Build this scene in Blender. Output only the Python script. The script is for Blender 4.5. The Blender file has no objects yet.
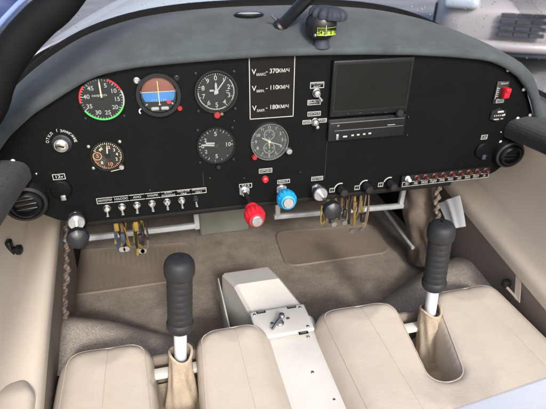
import bpy, bmesh, math, random
import numpy as np
from mathutils import Vector, Matrix, noise

random.seed(7)
scene = bpy.context.scene
C = scene.collection
PI = math.pi
def RAD(d): return math.radians(d)

# ------------------------------------------------------------------ camera
CAM = Vector((-0.272, -0.905, 0.4907))
YAW, PITCH, ROLL, FPX = RAD(14.1), RAD(29.24), RAD(0.512), 468.7
F = Vector((math.sin(YAW)*math.cos(PITCH), math.cos(YAW)*math.cos(PITCH), -math.sin(PITCH)))
R0 = Vector((math.cos(YAW), -math.sin(YAW), 0))
U0 = R0.cross(F)
R = R0*math.cos(ROLL) + U0*math.sin(ROLL)
U = U0*math.cos(ROLL) - R0*math.sin(ROLL)
cd = bpy.data.cameras.new('camera'); cam = bpy.data.objects.new('camera', cd); C.objects.link(cam)
cam.matrix_world = Matrix(((R.x, U.x, -F.x, CAM.x), (R.y, U.y, -F.y, CAM.y), (R.z, U.z, -F.z, CAM.z), (0, 0, 0, 1)))
cd.sensor_width = 36; cd.sensor_fit = 'HORIZONTAL'; cd.lens = FPX/546*36
cd.clip_start = 0.02; cd.clip_end = 3000
cd.dof.use_dof = True; cd.dof.focus_distance = 0.86; cd.dof.aperture_fstop = 7
scene.camera = cam

def at(u, v, x=None, y=None, z=None):
    """point of the real surface x=, y= or z= measured from the photograph"""
    d = F*FPX + R*(u-273) + U*(204.5-v)
    if x is not None: t = (x-CAM.x)/d.x
    elif y is not None: t = (y-CAM.y)/d.y
    else: t = (z-CAM.z)/d.z
    return CAM + d*t

# ------------------------------------------------------------------ materials
def mat(name, col, rough=.5, metal=0, var=0, vscale=6, col2=None, bump=0, bscale=200, bdist=.002, spec=.5, detail=4, coat=0, sheen=0, emit=0):
    m = bpy.data.materials.new(name); m.use_nodes = True
    nt = m.node_tree; b = nt.nodes['Principled BSDF']
    b.inputs['Roughness'].default_value = rough; b.inputs['Metallic'].default_value = metal
    b.inputs['Specular IOR Level'].default_value = spec
    b.inputs['Coat Weight'].default_value = coat
    if sheen:
        b.inputs['Sheen Weight'].default_value = sheen; b.inputs['Sheen Roughness'].default_value = .5
    tc = nt.nodes.new('ShaderNodeTexCoord')
    c = (*col, 1)
    if var:
        n = nt.nodes.new('ShaderNodeTexNoise'); n.inputs['Scale'].default_value = vscale; n.inputs['Detail'].default_value = detail
        n.inputs['Roughness'].default_value = .65
        r = nt.nodes.new('ShaderNodeValToRGB')
        c2 = col2 or tuple(x*(1-var) for x in col)
        r.color_ramp.elements[0].position = .32; r.color_ramp.elements[1].position = .68
        r.color_ramp.elements[0].color = (*c2, 1); r.color_ramp.elements[1].color = c
        nt.links.new(tc.outputs['Object'], n.inputs['Vector']); nt.links.new(n.outputs['Fac'], r.inputs['Fac'])
        nt.links.new(r.outputs['Color'], b.inputs['Base Color'])
        rr = nt.nodes.new('ShaderNodeMapRange'); rr.inputs['To Min'].default_value = min(1, rough*1.12); rr.inputs['To Max'].default_value = rough*.9
        nt.links.new(n.outputs['Fac'], rr.inputs['Value']); nt.links.new(rr.outputs['Result'], b.inputs['Roughness'])
    else:
        b.inputs['Base Color'].default_value = c
    if bump:
        n2 = nt.nodes.new('ShaderNodeTexNoise'); n2.inputs['Scale'].default_value = bscale; n2.inputs['Detail'].default_value = 3
        bp = nt.nodes.new('ShaderNodeBump'); bp.inputs['Strength'].default_value = bump; bp.inputs['Distance'].default_value = bdist
        nt.links.new(tc.outputs['Object'], n2.inputs['Vector']); nt.links.new(n2.outputs['Fac'], bp.inputs['Height'])
        nt.links.new(bp.outputs['Normal'], b.inputs['Normal'])
    return m

def leather(name, col, col2, rough=.5):
    m = mat(name, col, rough, var=.1, vscale=5, col2=col2)
    nt = m.node_tree; b = nt.nodes['Principled BSDF']
    tc = next(n for n in nt.nodes if n.type == 'TEX_COORD')
    v = nt.nodes.new('ShaderNodeTexVoronoi'); v.inputs['Scale'].default_value = 420
    n = nt.nodes.new('ShaderNodeTexNoise'); n.inputs['Scale'].default_value = 22; n.inputs['Detail'].default_value = 5
    a = nt.nodes.new('ShaderNodeMath'); a.operation = 'MULTIPLY_ADD'; a.inputs[1].default_value = .12
    bp = nt.nodes.new('ShaderNodeBump'); bp.inputs['Strength'].default_value = .35; bp.inputs['Distance'].default_value = .004
    nt.links.new(tc.outputs['Object'], v.inputs['Vector']); nt.links.new(tc.outputs['Object'], n.inputs['Vector'])
    mp = nt.nodes.new('ShaderNodeMapping'); mp.inputs['Scale'].default_value = (34, 9, 20); mp.inputs['Rotation'].default_value = (0, 0, .5)
    n3 = nt.nodes.new('ShaderNodeTexNoise'); n3.inputs['Scale'].default_value = 1; n3.inputs['Detail'].default_value = 6; n3.inputs['Distortion'].default_value = 1.2
    r3 = nt.nodes.new('ShaderNodeValToRGB'); r3.color_ramp.elements[0].position = .47; r3.color_ramp.elements[1].position = .53
    r3.color_ramp.elements[0].color = (.5,.5,.5,1); r3.color_ramp.elements[1].color = (1,1,1,1)
    a3 = nt.nodes.new('ShaderNodeMath'); a3.operation = 'MULTIPLY_ADD'; a3.inputs[1].default_value = .10
    nt.links.new(tc.outputs['Object'], mp.inputs['Vector']); nt.links.new(mp.outputs[0], n3.inputs['Vector']); nt.links.new(n3.outputs['Fac'], r3.inputs['Fac'])
    nt.links.new(r3.outputs['Color'], a3.inputs[0]); nt.links.new(n.outputs['Fac'], a3.inputs[2])
    nt.links.new(v.outputs['Distance'], a.inputs[0]); nt.links.new(a3.outputs[0], a.inputs[2])
    nt.links.new(a.outputs[0], bp.inputs['Height']); nt.links.new(bp.outputs['Normal'], b.inputs['Normal'])
    return m

def carpet(name, c1, c2, c3, scale=16):
    m = mat(name, c1, .95, spec=.1)
    nt = m.node_tree; b = nt.nodes['Principled BSDF']
    tc = next(n for n in nt.nodes if n.type == 'TEX_COORD')
    n1 = nt.nodes.new('ShaderNodeTexNoise'); n1.inputs['Scale'].default_value = scale; n1.inputs['Detail'].default_value = 11; n1.inputs['Roughness'].default_value = .8
    r = nt.nodes.new('ShaderNodeValToRGB'); e = r.color_ramp.elements
    e[0].position = .3; e[0].color = (*c2, 1); e[1].position = .72; e[1].color = (*c3, 1)
    e.new(.52).color = (*c1, 1)
    n2 = nt.nodes.new('ShaderNodeTexNoise'); n2.inputs['Scale'].default_value = 300; n2.inputs['Detail'].default_value = 3
    mx = nt.nodes.new('ShaderNodeMixRGB'); mx.blend_type = 'OVERLAY'; mx.inputs['Fac'].default_value = .75
    nt.links.new(tc.outputs['Object'], n1.inputs['Vector']); nt.links.new(tc.outputs['Object'], n2.inputs['Vector'])
    nt.links.new(n1.outputs['Fac'], r.inputs['Fac']); nt.links.new(r.outputs['Color'], mx.inputs[1]); nt.links.new(n2.outputs['Fac'], mx.inputs[2])
    nt.links.new(mx.outputs[0], b.inputs['Base Color'])
    bp = nt.nodes.new('ShaderNodeBump'); bp.inputs['Strength'].default_value = .5; bp.inputs['Distance'].default_value = .004
    ad = nt.nodes.new('ShaderNodeMath'); ad.operation = 'MULTIPLY_ADD'; ad.inputs[1].default_value = .8
    nt.links.new(n1.outputs['Fac'], ad.inputs[0]); nt.links.new(n2.outputs['Fac'], ad.inputs[2])
    nt.links.new(ad.outputs[0], bp.inputs['Height']); nt.links.new(bp.outputs['Normal'], b.inputs['Normal'])
    return m

def glass(name, tint, gloss=.08, rough=.03):
    m = bpy.data.materials.new(name); m.use_nodes = True; nt = m.node_tree
    out = nt.nodes['Material Output']; nt.nodes.remove(nt.nodes['Principled BSDF'])
    t = nt.nodes.new('ShaderNodeBsdfTransparent'); t.inputs['Color'].default_value = (*tint, 1)
    g = nt.nodes.new('ShaderNodeBsdfGlossy'); g.inputs['Roughness'].default_value = rough
    fr = nt.nodes.new('ShaderNodeFresnel'); fr.inputs['IOR'].default_value = 1.42
    sc = nt.nodes.new('ShaderNodeMath'); sc.operation = 'MULTIPLY'; sc.inputs[1].default_value = gloss*10
    mx = nt.nodes.new('ShaderNodeMixShader')
    nt.links.new(fr.outputs[0], sc.inputs[0]); nt.links.new(sc.outputs[0], mx.inputs[0])
    nt.links.new(t.outputs[0], mx.inputs[1]); nt.links.new(g.outputs[0], mx.inputs[2]); nt.links.new(mx.outputs[0], out.inputs['Surface'])
    return m

M = dict(
 panel=mat('black_panel_paint', (.0034,.0046,.0046), .5, var=.45, vscale=9, bump=.25, bscale=900, bdist=.0006, spec=.10),
 panel_edge=mat('black_edge', (.008,.008,.008), .6, spec=.15),
 suede=mat('grey_suede', (.070,.086,.094), .95, var=.38, vscale=13, bump=.35, bscale=500, bdist=.002, spec=.12, sheen=.12, detail=9),
 suede_dark=mat('dark_grey_suede', (.028,.031,.032), .95, var=.45, vscale=14, bump=.7, bscale=320, bdist=.003, spec=.1, sheen=.12, detail=7),
 black=mat('black_plastic', (.012,.012,.013), .38, var=.2, vscale=30),
 frame=mat('black_frame_cover', (.006,.0065,.007), .7, var=.3, vscale=30, spec=.15),
 rubber=mat('black_rubber', (.014,.016,.019), .62, var=.3, vscale=40, bump=.3, bscale=700, bdist=.0008),
 knobblue=mat('dark_blue_black_plastic', (.012,.014,.018), .38, var=.3, vscale=50),
 bezel=mat('bezel_black', (.010,.011,.012), .35, spec=.35, var=.3, vscale=60),
 dial=mat('dial_black', (.006,.008,.008), .7, spec=.2, var=.3, vscale=40),
 dialgrey=mat('dial_grey', (.030,.036,.036), .55, var=.25, vscale=40),
 white=mat('white_marking', (.36,.375,.365), .6, var=.12, vscale=80),
 cream=mat('cream_marking', (.70,.58,.40), .6, var=.15, vscale=80),
 orange=mat('faded_orange_marking', (.62,.25,.09), .6, var=.2, vscale=90),
 red=mat('red_paint', (.55,.012,.02), .4, var=.15, vscale=60),
 dullred=mat('dull_red_knob', (.26,.012,.016), .45, var=.25, vscale=90),
 redknob=mat('red_anodised', (.52,.010,.024), .33, var=.12, vscale=40, coat=.2),
 blueknob=mat('blue_anodised', (.012,.30,.60), .33, var=.12, vscale=40, coat=.2),
 green=mat('green_marking', (.05,.62,.10), .5, var=.1, vscale=60),
 aibrown=mat('brown_ground', (.20,.058,.036), .55, var=.2, vscale=40),
 aiblue=mat('blue_sky_ball', (.03,.19,.52), .5, var=.15, vscale=40),
 yellow=mat('yellow_line', (.75,.62,.20), .5, var=.1, vscale=60),
 lime=mat('lime_scale', (.30,.42,.04), .45, var=.15, vscale=80),
 chrome=mat('worn_chrome', (.72,.72,.70), .24, metal=1, var=.25, vscale=120),
 tunnel=mat('grey_tunnel_paint', (.20,.205,.185), .55, var=.2, vscale=14, bump=.1),
 steel=mat('brushed_steel', (.52,.54,.56), .36, metal=1, var=.3, vscale=90),
 alu=mat('pale_painted_bar', (.44,.47,.49), .42, var=.35, vscale=25),
 whitemetal=mat('white_tube', (.56,.60,.67), .3, var=.06, vscale=30),
 console=mat('off_white_paint', (.66,.66,.625), .42, var=.08, vscale=12, bump=.08, bscale=500, bdist=.0006),
 beige=mat('beige_trim', (.74,.66,.55), .55, var=.09, vscale=5, bump=.15, bscale=600, bdist=.0007),
 seat=leather('cream_leather', (.61,.545,.465), (.565,.50,.42), .42),
 seam=mat('seam_thread', (.55,.48,.41), .6, var=.1, vscale=60),
 boot=mat('tan_cloth', (.50,.42,.32), .85, var=.3, vscale=14, bump=.5, bscale=260, bdist=.003, spec=.2),
 brownpanel=mat('taupe_panel', (.235,.197,.166), .6, var=.12, vscale=8, bump=.2, bscale=500, bdist=.0008),
 brownleather=mat('brown_leather', (.165,.132,.104), .62, var=.35, vscale=18, bump=.5, bscale=60, bdist=.004),
 heel=mat('taupe_heel_mat', (.225,.185,.152), .5, var=.14, vscale=14, bump=.35, bscale=300, bdist=.0015),
 carpet=carpet('grey_brown_carpet', (.235,.207,.175), (.150,.130,.106), (.305,.272,.235), 17),
 carpetlight=carpet('light_grey_carpet', (.40,.36,.31), (.31,.275,.235), (.47,.425,.37), 20),
 paper=mat('white_paper', (.74,.77,.82), .8, var=.05, vscale=12),
 screen=mat('matte_screen', (.0055,.0085,.0070), .4, var=.35, vscale=12, spec=.18),
 head=mat('head_unit_plastic', (.0075,.0095,.0115), .42, var=.3, vscale=30, spec=.25),
 cow=mat('white_cowling_paint', (.66,.66,.68), .25, var=.22, vscale=7, bump=.2, bscale=120, bdist=.002, coat=.5),
 asphalt=mat('wet_asphalt', (.24,.24,.25), .6, var=.35, vscale=1.2, bump=.5, bscale=80, bdist=.006, detail=8),
 carpaint=mat('grey_car_paint', (.27,.26,.275), .4, var=.15, vscale=3, coat=.3),
 carblue=mat('blue_car_paint', (.035,.055,.16), .3, var=.15, vscale=3, coat=.5),
 cardark=mat('dark_grille', (.040,.047,.065), .6, var=.2, vscale=20, spec=.2),
 tyre=mat('tyre', (.02,.02,.02), .8, var=.2, vscale=30),
 lamp=mat('headlamp_lens', (.36,.42,.50), .12, var=.1, vscale=20, coat=1),
 blueglint=mat('blue_glint_strip', (.20,.28,.62), .22, var=.2, vscale=20, coat=.6),  # blue colour of a painted shine line beside the canopy frame
 wyellow=mat('yellow_wire', (.22,.15,.025), .5, var=.2, vscale=60),
 wblue=mat('blue_wire', (.030,.045,.075), .5, var=.2, vscale=60),
 wbrown=mat('brown_wire', (.12,.07,.035), .55, var=.3, vscale=60),
 wcream=mat('cream_wire', (.17,.125,.085), .55, var=.3, vscale=60),
 sheet=mat('plate_black', (.0075,.0070,.0068), .6, spec=.12, var=.2, vscale=40),
 brkred=mat('breaker_button', (.075,.022,.018), .4, var=.3, vscale=90),
 pane=glass('clear_acrylic', (.96,.97,.98), .05),
 dialglass=glass('dial_glass', (.96,.975,.975), .10, .04),
)
def dust(m, col, scale, fac):
    nt = m.node_tree; b = nt.nodes['Principled BSDF']; src = b.inputs['Base Color'].links[0].from_socket
    tc = next(n for n in nt.nodes if n.type == 'TEX_COORD')
    a = nt.nodes.new('ShaderNodeTexNoise'); a.inputs['Scale'].default_value = scale; a.inputs['Detail'].default_value = 8; a.inputs['Roughness'].default_value = .8
    c = nt.nodes.new('ShaderNodeTexNoise'); c.inputs['Scale'].default_value = scale*.06; c.inputs['Detail'].default_value = 3
    r = nt.nodes.new('ShaderNodeValToRGB'); r.color_ramp.elements[0].position = .56; r.color_ramp.elements[1].position = .74
    mu = nt.nodes.new('ShaderNodeMath'); mu.operation = 'MULTIPLY'; m2 = nt.nodes.new('ShaderNodeMath'); m2.operation = 'MULTIPLY'; m2.inputs[1].default_value = fac
    mx = nt.nodes.new('ShaderNodeMixRGB'); mx.inputs[2].default_value = (*col, 1)
    nt.links.new(tc.outputs['Object'], a.inputs['Vector']); nt.links.new(tc.outputs['Object'], c.inputs['Vector'])
    nt.links.new(a.outputs['Fac'], r.inputs['Fac']); nt.links.new(r.outputs['Color'], mu.inputs[0]); nt.links.new(c.outputs['Fac'], mu.inputs[1])
    nt.links.new(mu.outputs[0], m2.inputs[0]); nt.links.new(m2.outputs[0], mx.inputs[0]); nt.links.new(src, mx.inputs[1]); nt.links.new(mx.outputs[0], b.inputs['Base Color'])
dust(M['panel'], (.05,.052,.048), 90, .35)
dust(M['rubber'], (.05,.048,.044), 120, .6)
dust(M['head'], (.05,.05,.05), 140, .3)
dust(M['suede_dark'], (.10,.10,.095), 60, .5)
dust(M['suede'], (.15,.155,.155), 40, .5)
dust(M['heel'], (.30,.26,.22), 70, .6)
dust(M['beige'], (.50,.42,.33), 25, .5)
dust(M['console'], (.48,.46,.41), 40, .45)
dust(M['brownpanel'], (.32,.28,.24), 50, .5)
def bluereflection():  # translucent blue that paints a glass reflection
    m = bpy.data.materials.new('milky_blue_reflection'); m.use_nodes = True; nt = m.node_tree
    b = nt.nodes['Principled BSDF']; b.inputs['Base Color'].default_value = (.20,.26,.36,1); b.inputs['Roughness'].default_value = .4
    n = nt.nodes.new('ShaderNodeTexNoise'); n.inputs['Scale'].default_value = 6
    r = nt.nodes.new('ShaderNodeMapRange'); r.inputs['To Min'].default_value = .40; r.inputs['To Max'].default_value = .68
    nt.links.new(n.outputs['Fac'], r.inputs['Value']); nt.links.new(r.outputs['Result'], b.inputs['Alpha'])
    return m
M['bluereflection'] = bluereflection()
def dropmat():
    m = glass('water_drop', (.9,.92,.95), .12, .02); return m
M['drop'] = dropmat()

# ------------------------------------------------------------------ mesh builder
class MB:
    def __init__(s): s.v = []; s.f = []
    def add(s, vs, fs):
        o = len(s.v); s.v += [Vector(p) for p in vs]; s.f += [tuple(i+o for i in f) for f in fs]; return s
    def box(s, c, d, rot=None):
        c = Vector(c); x, y, z = (k/2 for k in d)
        vs = [Vector((i*x, j*y, k*z)) for i in (-1,1) for j in (-1,1) for k in (-1,1)]
        if rot is not None: vs = [rot @ p for p in vs]
        return s.add([p+c for p in vs], [(0,1,3,2),(4,6,7,5),(0,4,5,1),(2,3,7,6),(0,2,6,4),(1,5,7,3)])
    def bbox(s, c, d, b=.002, seg=2, rot=None):
        bm = bmesh.new(); bmesh.ops.create_cube(bm, size=1)
        for v in bm.verts: v.co = Vector((v.co.x*d[0], v.co.y*d[1], v.co.z*d[2]))
        bmesh.ops.bevel(bm, geom=bm.edges[:], offset=b, segments=seg, profile=.5, affect='EDGES')
        return s.bm(bm, Matrix.Translation(c) @ (rot.to_4x4() if rot is not None else Matrix()))
    def bm(s, bm, mtx=Matrix()):
        bm.verts.index_update()
        s.add([mtx @ v.co for v in bm.verts], [[v.index for v in f.verts] for f in bm.faces]); bm.free(); return s
    def lathe(s, prof, o=(0,0,0), axis=(0,0,1), n=32, cap=(True, True), rfun=None):
        o = Vector(o); a = Vector(axis).normalized()
        t = Vector((1,0,0)) if abs(a.x) < .8 else Vector((0,0,1))
        p = a.cross(t).normalized(); q = a.cross(p)
        vs = []; fs = []
        for (r, h) in prof:
            for k in range(n):
                th = 2*PI*k/n; rr = r*(rfun(th, h) if rfun else 1)
                vs.append(o + a*h + p*(rr*math.cos(th)) + q*(rr*math.sin(th)))
        for i in range(len(prof)-1):
            for k in range(n):
                fs.append((i*n+k, i*n+(k+1)%n, (i+1)*n+(k+1)%n, (i+1)*n+k))
        if cap[0]: fs.append(tuple(range(n))[::-1])
        if cap[1]: fs.append(tuple((len(prof)-1)*n+k for k in range(n)))
        return s.add(vs, fs)
    def tube(s, pts, r, n=10, cap=True):
        pts = [Vector(p) for p in pts]; m = len(pts)
        rr = r if isinstance(r, (list, tuple)) else [r]*m
        vs = []; fs = []; prev = None
        for i, p in enumerate(pts):
            t = (pts[min(i+1, m-1)]-pts[max(i-1, 0)]).normalized()
            if prev is None:
                u = t.orthogonal().normalized()
            else:
                u = (prev - t*prev.dot(t)).normalized()
            prev = u; w = t.cross(u)
            for k in range(n):
                th = 2*PI*k/n; vs.append(p + (u*math.cos(th) + w*math.sin(th))*rr[i])
        for i in range(m-1):
            for k in range(n): fs.append((i*n+k, i*n+(k+1)%n, (i+1)*n+(k+1)%n, (i+1)*n+k))
        if cap: fs += [tuple(range(n))[::-1], tuple((m-1)*n+k for k in range(n))]
        return s.add(vs, fs)
    def grid(s, fn, nu, nv, thick=None):
        P = [[Vector(fn(i/nu, j/nv)) for j in range(nv+1)] for i in range(nu+1)]
        vs = [p for row in P for p in row]; w = nv+1
        fs = [(i*w+j, (i+1)*w+j, (i+1)*w+j+1, i*w+j+1) for i in range(nu) for j in range(nv)]
        if thick is not None:
            N = []
            for i in range(nu+1):
                for j in range(nv+1):
                    a = P[min(i+1,nu)][j]-P[max(i-1,0)][j]; b = P[i][min(j+1,nv)]-P[i][max(j-1,0)]
                    c = a.cross(b); N.append(c.normalized() if c.length > 1e-12 else Vector((0,0,1)))
            k = len(vs); vs += [p - nn*thick for p, nn in zip(vs[:k], N)]
            fs += [tuple(x+k for x in f[::-1]) for f in fs[:]]
            rim = [(i, 0) for i in range(nu)] + [(nu, j) for j in range(nv)] + [(i, nv) for i in range(nu, 0, -1)] + [(0, j) for j in range(nv, 0, -1)]
            ids = [i*w+j for i, j in rim]
            for a, b in zip(ids, ids[1:]+ids[:1]): fs.append((b, a, a+k, b+k))
        return s.add(vs, fs)
    def prism(s, poly, a, b, axis='y'):
        """extrude a 2D outline between depths a and b"""
        def w(p, h): return {'y': (p[0], h, p[1]), 'z': (p[0], p[1], h), 'x': (h, p[0], p[1])}[axis]
        n = len(poly); vs = [w(p, a) for p in poly] + [w(p, b) for p in poly]
        fs = [tuple(range(n)), tuple(range(n, 2*n))[::-1]] + [(i, (i+1) % n, (i+1) % n+n, i+n)[::-1] for i in range(n)]
        return s.add(vs, fs)
    # flat markings on the panel plane (facing -Y), local x/z at depth y
    def rect(s, cx, cz, w, h, y, ang=0, t=.0006):
        ca, sa = math.cos(ang), math.sin(ang)
        P = [(cx+ca*i*w/2-sa*j*h/2, cz+sa*i*w/2+ca*j*h/2) for i, j in ((-1,-1),(1,-1),(1,1),(-1,1))]
        return s.prism(P, y, y+t)
    def frame(s, cx, cz, w, h, y, b=.0012):
        s.rect(cx, cz+h/2, w+b, b, y); s.rect(cx, cz-h/2, w+b, b, y)
        s.rect(cx-w/2, cz, b, h-b, y); s.rect(cx+w/2, cz, b, h-b, y); return s
    def arc(s, r0, r1, a0, a1, y, n=24, c=(0,0), t=.0006):
        """clock angles in degrees, 0 = up, clockwise"""
        P = []
        for k in range(n+1):
            a = RAD(a0+(a1-a0)*k/n); P.append((c[0]+math.sin(a)*r1, c[1]+math.cos(a)*r1))
        for k in range(n, -1, -1):
            a = RAD(a0+(a1-a0)*k/n); P.append((c[0]+math.sin(a)*r0, c[1]+math.cos(a)*r0))
        m = n+1; vs = [(p[0], y, p[1]) for p in P] + [(p[0], y+t, p[1]) for p in P]; k2 = 2*m
        fs = []
        for k in range(n):
            q = (k, k+1, k2-2-k, k2-1-k); fs.append(q); fs.append(tuple(i+k2 for i in q[::-1]))
        for k in range(k2): fs.append((k, k+k2, (k+1) % k2+k2, (k+1) % k2))
        return s.add(vs, fs)
    def disc(s, r, y, c=(0,0), n=40, t=.0008): 
        return s.prism([(c[0]+r*math.cos(2*PI*k/n), c[1]+r*math.sin(2*PI*k/n)) for k in range(n)], y, y+t)
    def text(s, txt, size, cx, cz, y, ang=0, align='CENTER', bold=.0, sx=1.0):
        vs, fs = text_mesh(txt, align, bold)
        ca, sa = math.cos(ang), math.sin(ang)
        out = []
        for (a, b) in vs:
            a *= size*sx; b *= size
            out.append((cx+ca*a-sa*b, y, cz+sa*a+ca*b))
        return s.add(out, fs)

_tc = {}
def text_mesh(txt, align, bold):
    key = (txt, align, bold)
    if key not in _tc:
        cu = bpy.data.curves.new('t', 'FONT'); cu.body = txt; cu.align_x = align; cu.align_y = 'CENTER'; cu.size = 1; cu.resolution_u = 3; cu.offset = bold
        o = bpy.data.objects.new('t', cu); C.objects.link(o)
        dg = bpy.context.evaluated_depsgraph_get(); dg.update()
        me = o.evaluated_get(dg).to_mesh()
        _tc[key] = ([(v.co.x, v.co.y) for v in me.vertices], [tuple(p.vertices) for p in me.polygons])
        o.evaluated_get(dg).to_mesh_clear()
        bpy.data.objects.remove(o); bpy.data.curves.remove(cu)
    return _tc[key]

def link_mesh(name, mb, m, smooth=True, ang=35, loc=Vector((0,0,0))):
    me = bpy.data.meshes.new(name)
    me.from_pydata([tuple(p-loc) for p in mb.v], [], mb.f)
    bm = bmesh.new(); bm.from_mesh(me); bmesh.ops.recalc_face_normals(bm, faces=bm.faces); bm.to_mesh(me); bm.free()
    if smooth:
        me.polygons.foreach_set('use_smooth', [True]*len(me.polygons)); me.set_sharp_from_angle(angle=RAD(ang))
    me.materials.append(m)
    o = bpy.data.objects.new(name, me); C.objects.link(o); return o

def tag(o, label=None, cat=None, group=None, kind=None):
    if label: o['label'] = label
    if cat: o['category'] = cat
    if group: o['group'] = group
    if kind: o['kind'] = kind
    return o
def thing(name, label, cat, loc=(0,0,0), group=None):
    o = bpy.data.objects.new(name, None); C.objects.link(o); o.location = loc; o.empty_display_size = .02
    return tag(o, label, cat, group)
def root_loc(o):
    l = Vector(o.location)
    while o.parent: o = o.parent; l += Vector(o.location)
    return l
def part(name, mb, m, parent, world=False, smooth=True, ang=35, label=None):
    """a mesh child; coordinates are local to the thing, or world ones when world=True"""
    o = link_mesh(name, mb, m, smooth, ang, root_loc(parent) if world else Vector((0,0,0)))
    o.parent = parent
    if label: o['label'] = label
    return o
def single(name, mb, m, label, cat, group=None, smooth=True, ang=35):
    xs = [p.x for p in mb.v]; ys = [p.y for p in mb.v]; zs = [p.z for p in mb.v]
    loc = Vector(((min(xs)+max(xs))/2, (min(ys)+max(ys))/2, min(zs)))
    o = link_mesh(name, mb, m, smooth, ang, loc); o.location = loc
    return tag(o, label, cat, group)
def copy_tree(o, parent=None):
    c = o.copy(); C.objects.link(c)
    if parent is not None: c.parent = parent
    for ch in list(o.children): copy_tree(ch, c)
    return c

# ------------------------------------------------------------------ world and sun
SUN_EL, SUN_AZ = 34, -3       # light travels towards +Y, a little to +X, from behind the camera
w = bpy.data.worlds.new('World'); scene.world = w; w.use_nodes = True
nt = w.node_tree; bg = nt.nodes['Background']
sky = nt.nodes.new('ShaderNodeTexSky'); sky.sky_type = 'NISHITA'; sky.sun_disc = False
sky.sun_elevation = RAD(SUN_EL); sky.sun_rotation = RAD(180+SUN_AZ)
sky.air_density = .7; sky.dust_density = 4.0; sky.ozone_density = 1.0
nt.links.new(sky.outputs[0], bg.inputs[0]); bg.inputs[1].default_value = .15
ld = bpy.data.lights.new('sun', 'SUN'); ld.energy = 1.7; ld.angle = RAD(8); ld.color = (1, .97, .93)
sun = bpy.data.objects.new('sun', ld); C.objects.link(sun)
sd = Vector((math.sin(RAD(SUN_AZ))*math.cos(RAD(SUN_EL)), math.cos(RAD(SUN_AZ))*math.cos(RAD(SUN_EL)), -math.sin(RAD(SUN_EL))))
sun.rotation_euler = sd.to_track_quat('-Z', 'Y').to_euler(); sun.location = (0, -2, 3)
vs = scene.view_settings; vs.view_transform = 'Standard'; vs.look = 'None'; vs.gamma = 1; vs.exposure = .84

# ------------------------------------------------------------------ setting
GZ = -.76
g = MB().grid(lambda a, b: (-400+800*a, -400+800*b, GZ), 4, 4)
o = link_mesh('ground', g, M['asphalt']); tag(o, kind='structure')
FZ = -.45
g = MB().box((0, -.05, FZ-.02), (1.24, 1.75, .04))
o = link_mesh('floor', g, M['carpet'], smooth=False); tag(o, kind='structure')

# ------------------------------------------------------------------ glareshield
def zc(x):
    x = abs(x)
    if x > .56: return zc(.56) - .50*(x-.56)
    return .362 - .119*x*x - 1.102*x**4
LIPY = -.014
_lp = [(10,136),(33,115),(67,93),(85,82),(100,75.5),(120,71),(140,67.5),(182,63.5),(225,60),(270,57),(320,55.5),(364,55),(414,55.5),(445,57),(464,58.5),(480,60),(493,62.5),(505,68),(518,77),(527,89),(532,102),(535,117)]
_lw = [at(u, v, y=LIPY) for u, v in _lp]
_lx = [-.72, -.60] + [p.x for p in _lw] + [.61, .72]; _lz = [.05, .115] + [p.z for p in _lw] + [.105, .05]
def zl(x):      # lower edge of the lip over the panel
    return float(np.interp(x, _lx, _lz))
def outer(s):   # s in -1..1 along the windshield base
    th = s*PI/2*.94
    x = .735*math.copysign(abs(math.sin(th))**.9, th)
    y = .24*max(0, 1-(abs(x)/.78)**2.5)**(1/2.5)
    return Vector((x, y, zc(x)))
def inner(s):
    x = .68*math.copysign(abs(math.sin(s*PI/2*.97))**.92, s)
    return Vector((x, LIPY, zl(x)+.019+.026*min(1, max(0, (abs(x)-.44)/.14))))
def lerp0(a, b, t): return a+(b-a)*t
def gsurf(a, b):
    s = a*2-1
    I, O = inner(s), outer(s)
    p = I.lerp(O, b)
    p.z += .022*math.sin(PI*b)*(1-.5*abs(s))
    # rolled lip
    if b < .12:
        t = 1-b/.12
        p.z -= .010*t*t
    n = noise.noise(Vector((p.x*9, p.y*9, 3)))*.0012
    p.z += n
    return p
gs = thing('glareshield', 'grey suede glareshield arching over the black instrument panel', 'glareshield', (0, 0, .3))
mb0 = MB().grid(gsurf, 96, 28, thick=.006)
part('cover', mb0, M['suede'], gs, world=True, ang=60)
def lipf(a_, b_):
    p = inner(a_*2-1); top = p.z - .001; bot = zl(p.x); h = (top-bot)/2; th = lerp0(-100, 95, b_)
    return Vector((p.x, p.y+.004-.010*math.cos(RAD(th)), (top+bot)/2 + h*math.sin(RAD(th))))
part('lip', MB().grid(lipf, 110, 16, thick=.003), M['suede'], gs, world=True, ang=70)
from mathutils.bvhtree import BVHTree
_bv = BVHTree.FromPolygons([tuple(v) for v in mb0.v], mb0.f)
def on_shield(u, v):
    d = (F*FPX + R*(u-273) + U*(204.5-v)).normalized()
    return _bv.ray_cast(CAM, d)[0]
# small oval demister opening
p = on_shield(249, 16); hz = p.z
dv = thing('demister_vent', 'small white oval demister vent set in the grey glareshield', 'vent', (p.x, p.y, hz))
part('rim', MB().tube([(.028*math.cos(t*PI/20), .019*math.sin(t*PI/20), .003) for t in range(41)], .003, 8), M['bezel'], dv)
part('cover_plate', MB().lathe([(.026, .0), (.026, .004), (.020, .006), (0.001, .0065)], n=32).lathe([(.001,0)],n=3,cap=(False,False)), M['white'], dv)
for ch in dv.children:
    if ch.name.startswith('cover_plate'): ch.scale = (1, .68, 1)

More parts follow.
